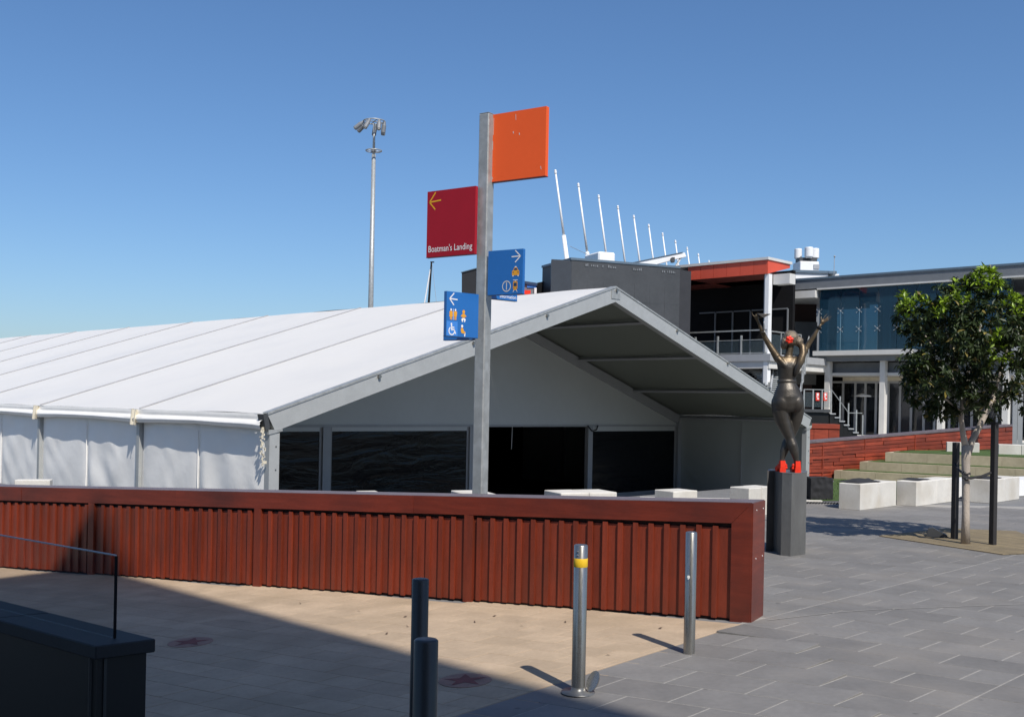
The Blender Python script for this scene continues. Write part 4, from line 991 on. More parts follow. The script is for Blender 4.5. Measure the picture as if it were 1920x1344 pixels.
# ================================================================== WHITE LEANING MASTS, FLOODLIGHT MAST, BOAT MAST
tops = [(1041,318),(1084,343),(1122,365),(1158,385),(1188,403),(1216,420),(1242,436),(1266,450),(1288,463),(1309,475),(1329,488)]
for i, (u, v) in enumerate(tops):
    D = 11.3*F/((CV+math.tan(ROLL)*(u-CU)) - v); T_ = P(u, v, D); lean = .150
    bt = Vector((T_.x + lean*T_.z, T_.y, 0)); at = lambda z: bt + (T_-bt)*(z/T_.z)
    lab = ('tallest and nearest', 'second', 'third', 'fourth', 'fifth', 'sixth', 'seventh', 'eighth', 'ninth', 'tenth', 'farthest and smallest')[i]
    t = thing('leaning_mast', bt, f'{lab} of the row of white leaning masts counted from the left' if i not in (0, 10) else f'{lab} of the row of white leaning masts', 'mast', 'white leaning masts in a row')
    zs = 10.25 - (.35 if i == 1 else .9 if i > 1 else 0)
    part('sleeve', MB().tube([at(0), at(zs)], [.15,.10], 10), M['white'], t, smooth=True)
    part('pole', MB().tube([at(zs-.05), at(T_.z-.15)], [.06,.042], 8), M['white'], t, smooth=True)
    part('finial', MB().ball(at(T_.z-.07), .065, 8, 6).tube([at(T_.z-.20), at(T_.z-.12)], .06, 8), M['white'], t, smooth=True)
ca = bpy.data.meshes.new('x')
setp(part('stay_cable', MB().tube([P(1069,462,50), P(1110,481,52), P(1122,486,52.3)], .012, 5), M['greypaint'], origin=P(1069,462,50)), 'thin cable strung between the first two white leaning masts', 'cable')
bmv = thing('canopy_beam', P(1240,485,48), 'white sloping roof beam with a strut rising behind the screen building', 'roof beam')
FC = Frame(P(1180, 500, 48), (1, .12))
pp = lambda u, v: FC.hit(u, v)
part('beam', MB().fprism(FC, [pp(1178,501),pp(1180,495),pp(1284,473.5),pp(1287,481),pp(1272,484.5),pp(1215,500)], -.4, 0), M['white'], bmv)
part('beam_top', MB().fprism(FC, [pp(1180,494.6),pp(1280,473.6),pp(1281,472.4),pp(1180,493.2)], -.4, .04), M['bluegrey'], bmv)
part('strut', MB().fprism(FC, [pp(1266,500),pp(1277,482),pp(1279,483),pp(1269,501)], -.2, -.05), M['offwhite'], bmv)
part('speaker', MB().fbox(FC, pp(1257,490)[0], pp(1262,490)[0], pp(1260,493)[1], pp(1260,484)[1], .02, .3), M['darkgrey'], bmv)
part('lower_beam', MB().fprism(FC, [pp(1262,503),pp(1280,497),pp(1345,487),pp(1345,491),pp(1290,502)], -1.6, -1.2), M['white'], bmv)
# floodlight mast
FM0 = P(697, 700, 80); FM0.z = 0
fm = thing('floodlight_mast', FM0, 'tall slim grey floodlight mast with a ring of lamps beyond the marquee', 'floodlight')
zt_ = P(701, 232, 80).z; mx = Vector((FM0.x,FM0.y,0)); 
X_ = P(700.5, 300, 80).x; FMX = Vector((X_, 80, 0)); mx = FMX
part('pole', MB().tube([mx, mx+Vector((0,0,P(700,290,80).z))], [.24,.155], 14), M['galv'], fm, smooth=True)
part('upper_pole', MB().tube([mx+Vector((0,0,P(700,290,80).z)), mx+Vector((0,0,zt_))], [.10,.09], 12), M['galv'], fm, smooth=True)
def ring(name, z, R_, r, par, spokes=True):
    mb = MB(); pts = [mx+Vector((R_*math.cos(k*math.pi/12), R_*math.sin(k*math.pi/12), z)) for k in range(25)]; mb.tube(pts, r, 6, cap=False)
    if spokes:
        for k in range(4): mb.tube([mx+Vector((0,0,z)), mx+Vector((R_*math.cos(k*math.pi/2+.4), R_*math.sin(k*math.pi/2+.4), z))], r*.8, 6)
    return part(name, mb, M['galv'], par, smooth=True)
zr_ = P(701, 228, 80).z; ring('lamp_ring', zr_, .82, .05, fm); ring('service_ring', P(701,283,80).z, .60, .045, fm)
part('collar', MB().tube([mx+Vector((0,0,P(701,285,80).z)), mx+Vector((0,0,P(701,280,80).z))], .2, 12), M['midgrey'], fm)
for k, (a_, tilt) in enumerate(((3.3,.9),(2.6,1.0),(4.4,.5),(5.3,.5),(6.1,.12),(.5,.15),(1.6,.8))):
    c_ = mx + Vector((.82*math.cos(a_), .82*math.sin(a_), zr_-.05)); d_ = Vector((math.cos(a_)*tilt-.25, math.sin(a_)*tilt, -1)).normalized()
    l_ = part('lamp', MB().tube([c_, c_+d_*.25, c_+d_*.30, c_+d_*.85, c_+d_*.88], [.10,.14,.17,.17,.12], 12), M['midgrey'], fm)
    part('lens', MB().tube([c_+d_*.881, c_+d_*.90], .13, 12), M['galv'], l_)
bmst = thing('boat_mast', (P(804,600,70).x, 70, 0), 'thin dark boat mast with a white stay beyond the marquee roof', 'boat mast')
part('spar', MB().tube([P(799,640,70), P(809,492,70)], [.10,.055], 8), M['black'], bmst, smooth=True)
part('spar_head', MB().box(P(810.5,491.5,70), (.26,.1,.07)), M['black'], bmst)
part('boom_stay', MB().tube([P(792,590,70), P(807,505,70)], .05, 6), M['white'], bmst)
part('backstay', MB().tube([P(810,493,70), P(822,600,70)], .012, 5), M['greypaint'], bmst)

# ================================================================== RED FASCIA BUILDING
K = P(1440, 486, 46); FRd = Frame(K, (-.72,.694), (-.694,-.72)); FRr = Frame(K, (.694,.72), (.72,-.694))
rbld = thing('red_fascia_building', (10, 50, 0), 'two storey building with orange red roof fascia, white column and glass railed balcony', 'building')
zf1 = FRd.z(1440, 487); zf0 = FRd.z(1440, 513); sl_ = FRd.s(1285)
n_ = 6
for i in range(n_):
    part('fascia_panel', MB().fbox(FRd, sl_*i/n_+.008, sl_*(i+1)/n_-.008, zf0, zf1, -.06, 0), M['fascia'], rbld)
s_ret = FRr.s(1481, 512)
part('fascia_return', MB().fprism(FRr, [(.004,zf0),(s_ret,zf0+.45),(s_ret,zf1),(.004,zf1)], -.06, 0), M['fascia'], rbld)
part('roof', MB().prism([tuple(p_.xy) for p_ in (FRd.p(-.05,0,.06), FRr.p(s_ret+.1,0,.06), FRr.p(s_ret+.1,0,-9), FRd.p(sl_+3,0,-6), FRd.p(sl_+3,0,.06))], zf1+.002, zf1+.12), M['offwhite'], rbld)
part('soffit', MB().prism([tuple(p_.xy) for p_ in (FRd.p(.08,0,-.08), FRr.p(s_ret,0,-.08), FRr.p(s_ret,0,-8), FRd.p(sl_,0,-8), FRd.p(sl_,0,-.08))], zf0+.02, zf0+.06), M['redsoffit'], rbld)
zb0 = FRd.z(1440, 663); zb1 = FRd.z(1440, 676.5); zb2 = FRd.z(1440, 690)
part('balcony_slab', MB().fbox(FRd, -.2, sl_+2, zb1, zb0, -8, .0), M['greypaint'], rbld)
part('slab_edge', MB().fbox(FRd, -.1, sl_+2, zb2, zb1-.004, -7.9, -.08), M['offwhite'], rbld)
part('back_wall', MB().fbox(FRd, .8, sl_+10, 0, zf1-.01, -3.9, -3.7), M['black'], rbld)
for i in range(5):
    a_ = 1.0 + i*1.0
    part('window_frame', MB().fbox(FRd, a_, a_+.05, zb0, zf0-1.2, -3.68, -3.6).fbox(FRd, a_+.05, a_+.95, zb0+2.3, zb0+2.36, -3.68, -3.6), M['midgrey'], rbld)
part('lower_wall', MB().fbox(FRd, -.2, sl_+2, 0, zb2, -1.6, -1.4), M['darkgrey'], rbld)
wf = part('lower_window', MB().fbox(FRd, 0.2, 2.6, zb2-.95, zb2-.1, -1.39, -1.34), M['midgrey'], rbld); part('pane', MB().fbox(FRd, .25, 2.55, zb2-.9, zb2-.15, -1.338, -1.33), M['doorglass'], wf)
part('column', MB().fbox(FRd, -.03, .16, .0, zf0, -.35, -.06), M['white'], rbld)
part('column_fin', MB().fbox(FRd, .165, .24, .0, zf0, -.30, -.12), M['greypaint'], rbld)
part('column_head', MB().fbox(FRd, -.85, -.04, zf0-.45, zf0, -.9, -.4), M['offwhite'], rbld)
rl = part('balcony_rail', MB().fbox(FRd, -.0, sl_+1, FRd.z(1440,619), FRd.z(1440,616.5), -.10, -.05), M['galv'], rbld)
part('mid_rail', MB().fbox(FRd, -.0, sl_+1, zb0+.62, zb0+.65, -.09, -.06), M['galv'], rl); part('bottom_rail', MB().fbox(FRd, 0, sl_+1, zb0+.03, zb0+.07, -.10, -.05), M['galv'], rl)
for u in (1431, 1386, 1342, 1300):
    a_ = FRd.s(u); part('rail_post', MB().fbox(FRd, a_-.03, a_+.03, zb0, zb0+.85, -.12, -.03), M['galv'], rl)
part('rail_glass', MB().fbox(FRd, .02, sl_+1, zb0+.08, zb0+.60, -.078, -.072), M['railglass'], rl)
rl2 = part('side_rail', MB().fbox(FRr, .4, 3.2, zb0+1.0, zb0+1.05, -.10, -.05), M['galv'], rbld)
for a_ in (.5,1.4,2.3,3.2): part('rail_post', MB().fbox(FRr, a_-.025, a_+.025, zb0, zb0+1.0, -.1, -.05), M['galv'], rl2)
part('rail_glass', MB().fbox(FRr, .4, 3.2, zb0+.08, zb0+.9, -.078, -.072), M['railglass'], rl2)
part('link_wall', MB().fbox(Frame(P(1447,600,53),(1,.05)), 0, 2.3, 0, 7.6, -.5, 0), mk('dark maroon wall', (.045,.02,.018), .6), rbld)
part('grey_door', MB().fbox(Frame(P(1490,600,52.9),(1,.05)), 0, 1.15, 3.4, P(1490,603,52.9).z, .0, .05), M['midgrey'], rbld)

# upper stair with lit tread edges
us = thing('upper_stair', P(1480, 740, 45), 'steep open stair with pale tread ends rising behind the statue', 'staircase')
US = Frame(P(1446, 735, 45), (1, .15))
for i in range(16):
    f = i/15; v = 733 - f*62; ul = 1446 + f*8; ur = 1497 + f*14
    a0 = US.hit(ul, v); a1 = US.hit(ur, v-1)
    part('tread', MB().fbox(US, a0[0], a1[0], a0[1]-.02, a0[1]+.03, -.3-i*.26, -i*.26), M['galv'], us)
for (ua, va, ub, vb) in ((1444,736,1453,668),(1500,736,1513,666)):
    q0, q1 = P(ua, va, 44.9), P(ub, vb, 48.9); part('stringer', MB().tube([q0, q1], .045, 6), M['greypaint'], us)
for i in range(5):
    f = i/4; q0 = P(1503+f*13, 733-f*62, 45+f*4); part('rail_post', MB().tube([q0, q0+Vector((0,0,1.0))], .025, 6), M['galv'], us)
part('handrail', MB().tube([P(1503,733,45)+Vector((0,0,1)), P(1516,671,49)+Vector((0,0,1))], .03, 6), M['galv'], us)
# landing and lower stair
zl = P(1530, 767, 42).z; LD = Frame(P(1507, 767, 42), (1, .05)); s_l = LD.s(1557)
ls = thing('lower_stair', P(1560, 780, 42), 'landing and short flight of stairs with steel posts going down behind the cladding wall', 'staircase')
part('landing', MB().fbox(LD, 0, s_l, zl-.12, zl, -2.4, 0), M['darkgrey'], ls)
part('support_wall', MB().fbox(LD, .0, s_l, 0, zl-.124, -2.2, -.1), M['stoneblack'], ls)
s_e = LD.s(1618); ze = 1.12; ns = 7
for i in range(ns):
    a_, b_ = s_l+(s_e-s_l)*i/ns, s_l+(s_e-s_l)*(i+1)/ns; z_ = zl-(zl-ze)*(i+1)/ns
    part('step', MB().fbox(LD, a_+.002, b_+.04, z_-.05, z_, -2.2, -.0), M['greypaint'], ls); part('riser', MB().fbox(LD, a_+.002, b_-.002, 0, z_-.052, -2.1, -.05), M['stoneblack'], ls)
rt = P(1530, 729.5, 42).z
part('handrail', MB().fbox(LD, 0, s_l+.05, rt-.03, rt, -.08, -.03).fprism(LD, [(s_l+.052,rt),(s_l+.052,rt-.03),(s_e-.6,ze+.95),(s_e-.6,ze+.98)], -.08, -.03).fbox(LD, s_e-.6, s_e, ze+.90, ze+.93, -.08, -.03), M['galv'], ls)
for u in (1508, 1525, 1542, 1559, 1576, 1592, 1607, 1619):
    a_ = LD.s(u); zb_ = zl if a_ <= s_l else zl-(zl-ze)*(a_-s_l)/(s_e-s_l); zt2_ = rt-.03 if a_ <= s_l else min(rt-.03, zb_+.86)
    part('rail_post', MB().fbox(LD, a_-.025, a_+.025, zb_-.1, zt2_, -.075, -.035), M['galv'], ls)
part('rail_glass', MB().fbox(LD, .05, s_l, zl+.08, rt-.12, -.06, -.052), M['railglass'], ls)
for u in (1533, 1547.5):
    a_ = LD.s(u); sg_ = setp(part('warning_sign', MB().fbox(LD, a_-.075, a_+.075, P(u,751,42).z, P(u,736,42).z, -.02, -.01), M['redpaint'], origin=LD.p(a_, zl, 0)), 'small red and white notice on the landing rail, ' + ('left one' if u < 1540 else 'right one'), 'sign', 'red and white notices on the landing rail')
    zz = P(u,743,42).z
    part('white_mark', MB().fbox(LD, a_-.04, a_+.04, zz+.02, zz+.13, -.009, -.006).fbox(LD, a_-.05, a_+.02, zz-.03, zz+.0, -.009, -.006).fbox(LD, a_-.02, a_+.05, zz-.12, zz-.06, -.009, -.006), M['white'], sg_)
pb = thing('timber_planter', P(1545, 815, 37.5), 'small raised box of red timber boards at the foot of the stairs', 'planter')
PBF = Frame(P(1500, 820, 37.5), (1, -.12)); e_ = PBF.s(1575)
zt3 = PBF.z(1575, 795.5)
part('body', MB().fbox(PBF, 0, e_, 0, zt3-.16, -1.2, 0), M['timberback'], pb)
for a_, b_ in ((0,e_*.35),(e_*.35,e_*.72),(e_*.72,e_)):
    part('board', MB().fbox(PBF, a_+.006, b_-.006, .3, zt3-.2, .001, .03), M['board'], pb)
part('top_board', MB().fbox(PBF, 0, e_, zt3-.16, zt3, -1.2, .04), M['board'], pb)

# ================================================================== GLASS PAVILION (right)
FP = Frame(P(1530, 658, 50), (.743, -.669)); zs1 = FP.z(1530, 658.8); zs0 = FP.z(1530, 667.5)
gp_ = thing('glass_pavilion', FP.p(8, 0, -5), 'two storey pavilion with blue glass upper floor and dark roof edge on the right', 'building')
us_ = [1533, 1573, 1607.8, 1642.6, 1678.7, 1715, 1752, 1788, 1824, 1858, 1892]
sx = [FP.s(u) for u in us_]; zg = FP.z(1530, 545); s0_ = FP.s(1450, 600); send = FP.s(2060)
zr0 = FP.z(1530, 524.5)
part('roof_edge', MB().fbox(FP, s0_, send, zg+.09, zr0, -.6, .12), M['midgrey'], gp_)
part('roof_flashing', MB().fbox(FP, s0_-.05, send, zr0+.001, zr0+.10, -9, .16), M['bluegrey'], gp_)
part('edge_trim', MB().fbox(FP, FP.s(1530), send, zg+.02, zg+.088, -.6, .15), M['offwhite'], gp_)
part('soffit', MB().fbox(FP, s0_, FP.s(1530)-.02, zg-.35, zg+.0, -6, .3), M['offwhite'], gp_)
part('roof', MB().fbox(FP, s0_, send, zg+.13, zr0-.05, -9, -.62), M['midgrey'], gp_)
part('sill', MB().fbox(FP, FP.s(1528), FP.s(1712), zs0, zs1, -.4, .35), M['offwhite'], gp_)
part('sill', MB().fbox(FP, FP.s(1712)+.01, send, zs0, zs1, -.4, .1), M['greypaint'], gp_)
zl0 = FP.z(1530, 678); part('floor_slab', MB().fbox(FP, FP.s(1530), send, zl0, zs0-.003, -9, .1), M['midgrey'], gp_)
part('interior_wall', MB().fbox(FP, sx[0], send, zs1, zg, -7, -6.8), mk('interior navy wall', (.028,.045,.06), .7), gp_)
part('partition', MB().fbox(FP, sx[1]+.5, sx[2]+.4, zs1, zg-.6, -3.3, -3.2), M['black'], gp_)
part('red_counter', MB().fbox(FP, sx[2]+1.1, sx[5], zs1, zs1+1.35, -3.2, -2.6), mk('interior red counter', (.30,.05,.04), .6), gp_)
part('counter_top', MB().fbox(FP, sx[2]+1.0, sx[5], zs1+1.352, zs1+1.55, -3.3, -2.5), M['offwhite'], gp_)
for i in range(len(sx)-1):
    part('glass_pane', MB().fbox(FP, sx[i]+.012, sx[i+1]-.012, zs1+.002, zg-.002, -.02, 0), M['curtain'], gp_)
for i, s_ in enumerate(sx):
    part('glass_fin', MB().fbox(FP, s_-.02, s_+.02, zs1+.002, zg-.002, -.35, -.025), M['railglass'], gp_)
    for v_ in (583, 618):
        z_ = FP.z(1575, v_); mb = MB(); c_ = FP.p(s_, z_, .02)
        for dx in (-.12,.12):
            for dz in (-.11,.11):
                mb.tube([c_+Vector((0,0,0)), c_+FP.d*dx+Vector((0,0,dz))], .009, 4)
                mb.ball(c_+FP.d*dx+Vector((0,0,dz))+FP.n*.02, .018, 6, 4)
        mb.ball(c_+FP.n*.02, .03, 6, 4)
        if i < 7: part('spider_fitting', mb, M['greypaint'], gp_)
for u in (1550, 1652, 1760, 1868):
    a_ = FP.s(u); part('inner_column', MB().fbox(FP, a_-.15, a_+.15, zs1+.004, zg-.004, -.62, -.36), mk('pale teal column', (.50,.68,.66), .5) if 'tealc' not in M else M['tealc'], gp_); M['tealc'] = bpy.data.materials['pale teal column']
# lower floor
zc1, zc0 = FP.z(1652, 700), 1.0
for u in (1549, 1652.5, 1762, 1884):
    a_ = FP.s(u); part('column', MB().fbox(FP, a_-.13, a_+.11, zc0-.9, zl0-.002, -.38, -.05), M['offwhite'], gp_)
part('band_panel', MB().fbox(FP, FP.s(1530), send, FP.z(1652,698), zl0-.05, -1.0, -.55), M['midgrey'], gp_)
part('beam', MB().fbox(FP, FP.s(1545), send, FP.z(1652,703.5), FP.z(1652,698)-.003, -.9, -.3), M['offwhite'], gp_)
part('porch_ceiling', MB().fbox(FP, FP.s(1535), send, FP.z(1652,703.5)-.004, FP.z(1652,703.5)+.05, -3.0, -.92), M['offwhite'], gp_)
part('door_head', MB().fbox(FP, FP.s(1545), send, FP.z(1652,712), FP.z(1652,704), -2.2, -2.0), M['cream'], gp_)
part('left_wall', MB().fbox(FP, FP.s(1462,700), FP.s(1545), .4, zl0, -3.0, -2.8), M['black'], gp_)
FP2 = Frame(FP.p(0,0,-2.0), FP.d, FP.n)
dus = [1553, 1580, 1603, 1622, 1642, 1665, 1687, 1708, 1732, 1752, 1780, 1800, 1822, 1848, 1870, 1900, 1930]
zd1 = FP.z(1652, 712); 
for i in range(len(dus)-1):
    a_, b_ = FP2.s(dus[i]), FP2.s(dus[i+1])
    d_ = part('door', MB().fbox(FP2, a_, a_+.06, zc0, zd1, -.06, .02).fbox(FP2, b_-.045, b_-.004, zc0, zd1, -.06, .02).fbox(FP2, a_+.06, b_-.045, zd1-.1, zd1, -.06, .02), M['greypaint'], gp_)
    part('pane', MB().fbox(FP2, a_+.061, b_-.046, zc0, zd1-.101, -.03, -.02), M['doorglass'], d_)
part('lower_back_wall', MB().fbox(FP2, -2, send, .4, zl0, -6, -5.8), mk('lower interior wall', (.13,.13,.135), .7), gp_)
part('terrace_floor', MB().fbox(FP, FP.s(1500,800), send, 0, zc0, -8, 3.2), M['concrete'], gp_)
part('black_block', MB().fbox(FP2, FP2.s(1575), FP2.s(1640), zc0, zc0+1.15, -2.6, -2.2), M['black'], gp_)  # plain black block behind the door panes
um = thing('parasol', FP2.p(FP2.s(1616),zc0,-.7), 'white parasol added behind the pavilion doors in place of a reflection', 'parasol')  # added behind the glass to imitate an umbrella mirrored in it
q = FP2.p(FP2.s(1616), zc0, -.7); zt4 = P(1612, 722, 50).z; zt5 = P(1612, 741, 50).z
part('canopy', MB().lathe(Vector((q.x,q.y,0)), [(.02,zt4),(.85,zt5),(.85,zt5-.06)], 8), M['white'], um); part('pole', MB().tube([q, Vector((q.x,q.y,zt4))], .03, 8), M['darkgrey'], um)
# big grey column at the right edge and roof corner
cg = thing('grey_column', P(1908, 835, 34.5), 'thick pale grey column at the right edge behind the terrace', 'column')
FCq = Frame(P(1898, 835, 34.5), (1, -.5)); zq = FCq.z(1900, 650)
part('shaft', MB().fbox(FCq, 0, FCq.s(1908), .8, zq, -.3, 0).fbox(FCq, FCq.s(1908)+.01, FCq.s(1918), .8, zq, -.3, -.04), M['greypaint'], cg)
# rooftop plant
rp = thing('roof_plant', P(1518, 500, 62), 'white rooftop unit topped by a cluster of round cowls', 'rooftop unit')
RP = Frame(P(1500, 510, 62), (1, .1)); rpz = lambda v: RP.z(1518, v); rps = lambda u: RP.s(u, 490)
part('housing', MB().fbox(RP, rps(1500.5), rps(1536), rpz(509.5), rpz(490), -1.2, 0), M['white'], rp, bev=.03)
part('louvre', MB().fbox(RP, rps(1525.5), rps(1536), rpz(504), rpz(495.5), .0, .05), M['greypaint'], rp)
part('fan_base', MB().fbox(RP, rps(1502), rps(1535), rpz(489.5), rpz(482), -.9, -.25), M['darkgrey'], rp)
for u, r_, o_ in ((1505.5, 7, -.8), (1517.5, 8, -.1), (1533, 8.5, -.5)):
    c_ = RP.p(rps(u), 0, o_); R_ = r_/F*62
    part('cowl', MB().lathe(Vector((c_.x,c_.y,0)), [(R_*.6,rpz(484)),(R_,rpz(481)),(R_,rpz(465)),(R_*.92,rpz(463.5)),(.01,rpz(463))], 20), M['white'], rp, smooth=False)
rr = thing('roof_plinth', P(1525, 515, 62), 'low white roof upstand with dark top under the rooftop unit', 'roof upstand')
part('wall', MB().fbox(RP, RP.s(1478,515), RP.s(1545,515), P(1518,526,60).z-.8, rpz(515), -4, .6), M['white'], rr)
part('top', MB().fbox(RP, RP.s(1478,515), RP.s(1560,515), rpz(514.8), rpz(509.8), -4, .7), M['bluegrey'], rr)
part('end_unit', MB().fbox(RP, RP.s(1553,515), RP.s(1567,515), rpz(526), rpz(514), -2, .5), M['white'], rr)
part('support', MB().fbox(RP, RP.s(1480,515), RP.s(1567,515), 0, P(1518,526,60).z-.81, -4, -.2), M['midgrey'], rr)
an = thing('antenna', P(1563, 515, 61), 'thin roof antenna right of the white cowls', 'antenna')
part('rod', MB().tube([P(1563.5,520,61), P(1564.5,481,61)], .02, 5), M['greypaint'], an); part('tip', MB().ball(P(1564.8,481,61), .06, 8, 6), M['galv'], an)

# ================================================================== TREE, STAKES, UPLIGHT
TB_ = G(1810, 1021)
tree = thing('street_tree', TB_, 'young broadleaf tree with forked pale trunk tied between two dark stakes', 'tree')
TY = TB_.y
def Q(u, v, dy=0): return P(u, v, TY+dy)
trk = MB()
trk.tube([TB_, Q(1811,960), Q(1811,900), Q(1811,860), Q(1813,835)], [.072,.058,.058,.066,.085], 14)
trk.tube([Q(1812,845), Q(1806,815,-.03), Q(1802,785,-.08), Q(1804,760,-.1), Q(1805,728,-.1), Q(1800,705,-.05)], [.062,.045,.042,.040,.036,.03], 12)
trk.tube([Q(1814,848), Q(1823,825,.05), Q(1836,800,.1), Q(1848,775,.12), Q(1858,757,.12), Q(1866,735,.15)], [.068,.052,.048,.044,.038,.028], 12)
trk.tube([Q(1800,706,-.05), Q(1790,680,-.1), Q(1780,640,-.2), Q(1770,600,-.2)], [.03,.022,.016,.01], 8)
trk.tube([Q(1804,715,-.05), Q(1820,690,0), Q(1835,650,.1), Q(1840,580,.1)], [.026,.02,.016,.008], 8)
trk.tube([Q(1857,757,.12), Q(1880,745,.1), Q(1900,738,.0), Q(1930,736,-.1)], [.028,.022,.017,.01], 8)
trk.tube([Q(1866,737,.15), Q(1875,700,.2), Q(1890,650,.2), Q(1905,600,.1)], [.028,.02,.014,.008], 8)
trk.tube([Q(1800,770,-.08), Q(1770,745,-.3), Q(1740,715,-.4), Q(1715,690,-.4)], [.02,.016,.012,.007], 8)
trk.tube([Q(1803,720,-.1), Q(1770,680,.2), Q(1735,630,.3), Q(1700,580,.2)], [.024,.018,.012,.007], 8)
for v in trk.v: v += Vector((1,1,0))*noise.noise(v*6)*.012
part('trunk', trk, M['bark'], tree, smooth=True)
blobs = [(1700,567,24,.1),(1722,585,34,-.2),(1735,625,36,.4),(1728,665,34,-.3),(1738,700,36,.2),(1728,735,28,-.2),(1712,712,20,.2),(1765,565,36,-.3),(1800,548,36,.4),(1843,535,34,0),(1850,525,24,-.3),(1828,525,22,.3),(1875,555,32,.4),
 (1790,600,52,-.6),(1790,610,52,.7),(1850,610,55,-.7),(1860,620,55,.7),(1910,585,36,-.3),(1925,600,40,.3),(1800,670,52,-.5),(1770,660,50,.6),(1850,675,52,.7),(1870,690,50,-.6),(1925,665,46,-.2),(1955,630,48,.3),(1960,700,46,0),
 (1765,740,32,.3),(1745,765,18,0),(1880,730,34,.5),(1915,745,34,-.2),(1955,755,34,.2),(1790,725,34,-.4),(1700,600,26,.5),(1755,700,44,-.7),(1770,770,26,-.2),(1720,690,34,-.6),(1755,620,46,.9),(1830,740,40,-.5),(1850,770,26,.3),(1985,660,40,0),(1890,640,40,-.9),(1820,640,40,-1.0)]
lv = []; lf = []; lc_ = []
def leaf(c, d, up, L, W_, col):
    d = d.normalized(); s_ = d.cross(up)
    if s_.length < 1e-3: s_ = Vector((1,0,0))
    s_.normalize(); nn = s_.cross(d).normalized(); b = len(lv)
    lv.extend([c, c+d*L*.35+s_*W_*.5+nn*L*.05, c+d*L*.4-nn*L*.02, c+d*L*.35-s_*W_*.5+nn*L*.05, c+d*L*.75+s_*W_*.35, c+d*L*.75-s_*W_*.35, c+d*L-nn*L*.12])
    lf.extend([(b,b+1,b+2),(b,b+2,b+3),(b+1,b+4,b+2),(b+2,b+4,b+6),(b+2,b+6,b+5),(b+2,b+5,b+3)]); lc_.extend([col]*7)
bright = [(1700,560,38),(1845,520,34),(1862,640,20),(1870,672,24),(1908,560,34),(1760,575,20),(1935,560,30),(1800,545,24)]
for (u, v, r, dy) in blobs:
    c = Q(u, v, dy); R_ = r/F*TY*1.0; ns_ = int(10 + (r/20)**2*5.8)
    for _ in range(ns_):
        d = Vector((random.gauss(0,1), random.gauss(0,1), random.gauss(0,1)+.15)).normalized(); rad = R_*random.uniform(.45, 1.0)**.5
        if random.random() < .10: rad *= random.uniform(1.1, 1.4)
        p_ = c + Vector((d.x*rad, d.y*rad, d.z*rad*.95)); 
        up_ = (c.z - Q(1810,640).z)
        axis = (d*.8 + Vector((0,0,.55)) + Vector((random.uniform(-.3,.3),random.uniform(-.3,.3),0))).normalized()
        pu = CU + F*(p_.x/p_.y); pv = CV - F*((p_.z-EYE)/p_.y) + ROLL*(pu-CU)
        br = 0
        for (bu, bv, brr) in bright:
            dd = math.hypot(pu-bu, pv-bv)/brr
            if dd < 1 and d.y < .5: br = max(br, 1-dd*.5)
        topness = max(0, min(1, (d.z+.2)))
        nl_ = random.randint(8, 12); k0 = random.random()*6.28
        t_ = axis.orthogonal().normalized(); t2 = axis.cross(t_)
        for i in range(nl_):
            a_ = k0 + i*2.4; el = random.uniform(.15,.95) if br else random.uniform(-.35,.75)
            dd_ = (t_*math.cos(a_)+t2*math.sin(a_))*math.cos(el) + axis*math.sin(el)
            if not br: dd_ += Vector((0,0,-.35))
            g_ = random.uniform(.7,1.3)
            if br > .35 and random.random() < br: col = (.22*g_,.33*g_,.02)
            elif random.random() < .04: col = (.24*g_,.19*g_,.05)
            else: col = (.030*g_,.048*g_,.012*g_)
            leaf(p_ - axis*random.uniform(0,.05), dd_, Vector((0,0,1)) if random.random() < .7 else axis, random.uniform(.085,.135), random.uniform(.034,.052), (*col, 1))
lm = bpy.data.meshes.new('crown'); off_ = TB_; lm.from_pydata([tuple(q-off_) for q in lv], [], lf)
ca_ = lm.color_attributes.new('leafcol', 'FLOAT_COLOR', 'POINT'); ca_.data.foreach_set('color', [x for c in lc_ for x in c])
mt = bpy.data.materials.new('leaves'); mt.use_nodes = True; nt = mt.node_tree; N = nt.nodes; b = N['Principled BSDF']
at_ = N.new('ShaderNodeAttribute'); at_.attribute_name = 'leafcol'; nt.links.new(at_.outputs['Color'], b.inputs['Base Color'])
b.inputs['Roughness'].default_value = .46; b.inputs['Specular IOR Level'].default_value = .4
tl_ = N.new('ShaderNodeBsdfTranslucent'); nt.links.new(at_.outputs['Color'], tl_.inputs['Color']); mx_ = N.new('ShaderNodeMixShader'); mx_.inputs[0].default_value = .22
nt.links.new(b.outputs[0], mx_.inputs[1]); nt.links.new(tl_.outputs[0], mx_.inputs[2]); nt.links.new(mx_.outputs[0], N['Material Output'].inputs['Surface'])
lm.materials.append(mt); oc = bpy.data.objects.new('crown', lm); C.objects.link(oc); oc.parent = tree
for (u, vb, vt, lab) in ((1787, 1012, 829, 'dark square stake on the left of the tree trunk'), (1861, 1023, 826, 'dark square stake on the right of the tree trunk')):
    q = G(u, vb); z_ = P(u, vt, q.y).z + (.3 if u > 1800 else 0); stk = thing('tree_stake', q, lab, 'stake', 'stakes either side of the tree')
    part('post', MB().box((q.x+(.02 if u < 1800 else .0), q.y, z_/2), (.088,.088,z_), .5), M['stake'], stk, bev=.006)
q0, q1 = G(1787,1012), G(1861,1023)
tt = thing('tree_tie', TB_+Vector((0,0,1.0)), 'black strap looped from the left stake round the trunk to the right stake', 'strap')
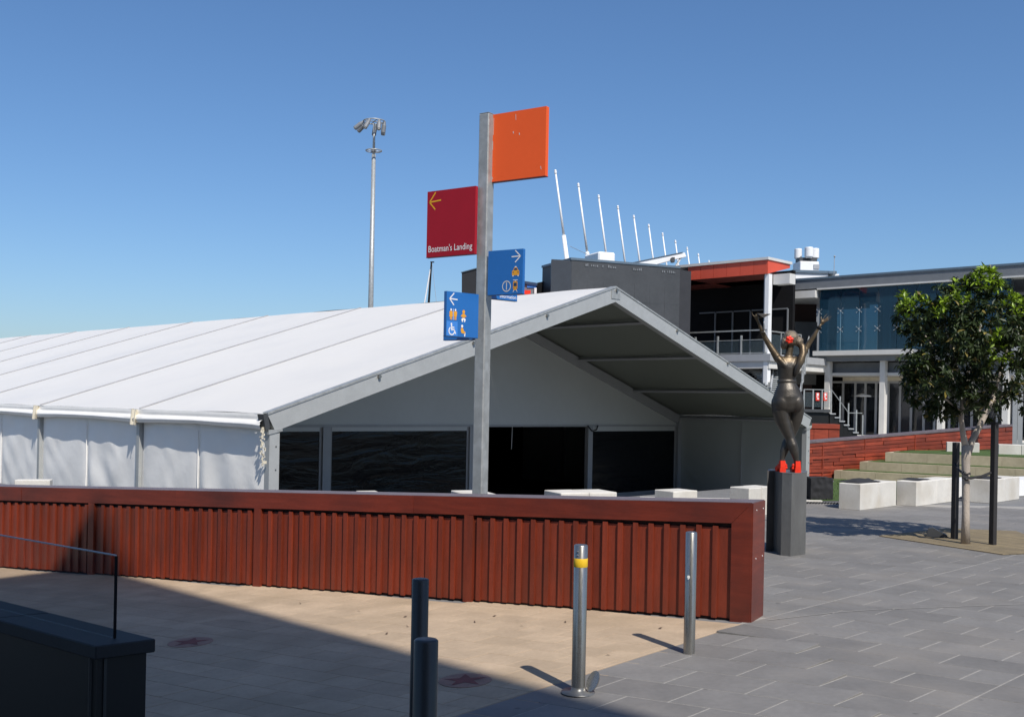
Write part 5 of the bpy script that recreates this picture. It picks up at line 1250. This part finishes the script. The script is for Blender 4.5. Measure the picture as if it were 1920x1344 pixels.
part('strap', MB().tube([P(1790,868,q0.y), P(1797,880,q0.y-.2), P(1808,889,TY-.10), P(1819,888,TY-.09)], .022, 6).tube([P(1804,894,TY-.09), P(1820,896,TY-.10), P(1840,893,TY-.1), P(1858,886,q1.y)], .022, 6).tube([P(1808,884,TY-.02), P(1812,900,TY-.105)], .03, 6), M['rubber'], tt)
ul_ = G(1757, 1008); up_t = thing('uplight', ul_, 'small dark wedge shaped uplight on the ground left of the tree', 'ground light')
dx = Vector((.935,-.35,0)); dyv = Vector((.35,.935,0))
pr = [(-.17,0),(.17,0),(.15,.04),(-.07,.155),(-.13,.14),(-.155,.07)]
part('housing', MB().add([ul_+dx*a_-dyv*.10+Vector((0,0,z_+.02)) for a_, z_ in pr]+[ul_+dx*a_+dyv*.10+Vector((0,0,z_+.02)) for a_, z_ in pr], [tuple(range(6)), tuple(range(11,5,-1))]+[(i,i+6,(i+1)%6+6,(i+1)%6) for i in range(6)]), M['darkgrey'], up_t)
part('base', MB().tube([ul_+Vector((0,0,.012)), ul_+Vector((0,0,.022))], .19, 18), M['black'], up_t)

# small leaves and litter on the sunlit tan paving
for i, (u, v) in enumerate(((563,1133),(673,1147),(760,1158),(764,1176),(725,1190),(890,1168),(927,1157),(978,1175),(1140,1230),(1238,1180),(1060,1168))):
    q = GR(u, v); a_ = random.random()*3; q.z += .012; d1_, d2_ = Vector((math.cos(a_),math.sin(a_),0))*.024, Vector((-math.sin(a_),math.cos(a_),0))*.011
    wh = ('farthest left', 'second from left', 'third from left', 'against the far dull bollard', 'near the shade edge', 'right of the dull bollard', 'below the wall middle', 'left of the banded bollard', 'between the shiny bollards', 'by the stickered bollard shadow', 'above the banded bollard shadow')[i]
    setp(part('dry_leaf', MB().add([q-d1_, q-d2_*1, q+d1_+Vector((0,0,.012)), q+d2_+Vector((0,0,.01))], [(0,1,2,3)]), M['leafbrown'], origin=q), 'tiny curled brown dry leaf on the sunlit tan paving, ' + wh, 'leaf', 'dry leaves on the tan paving')
print('objects', len(bpy.data.objects))
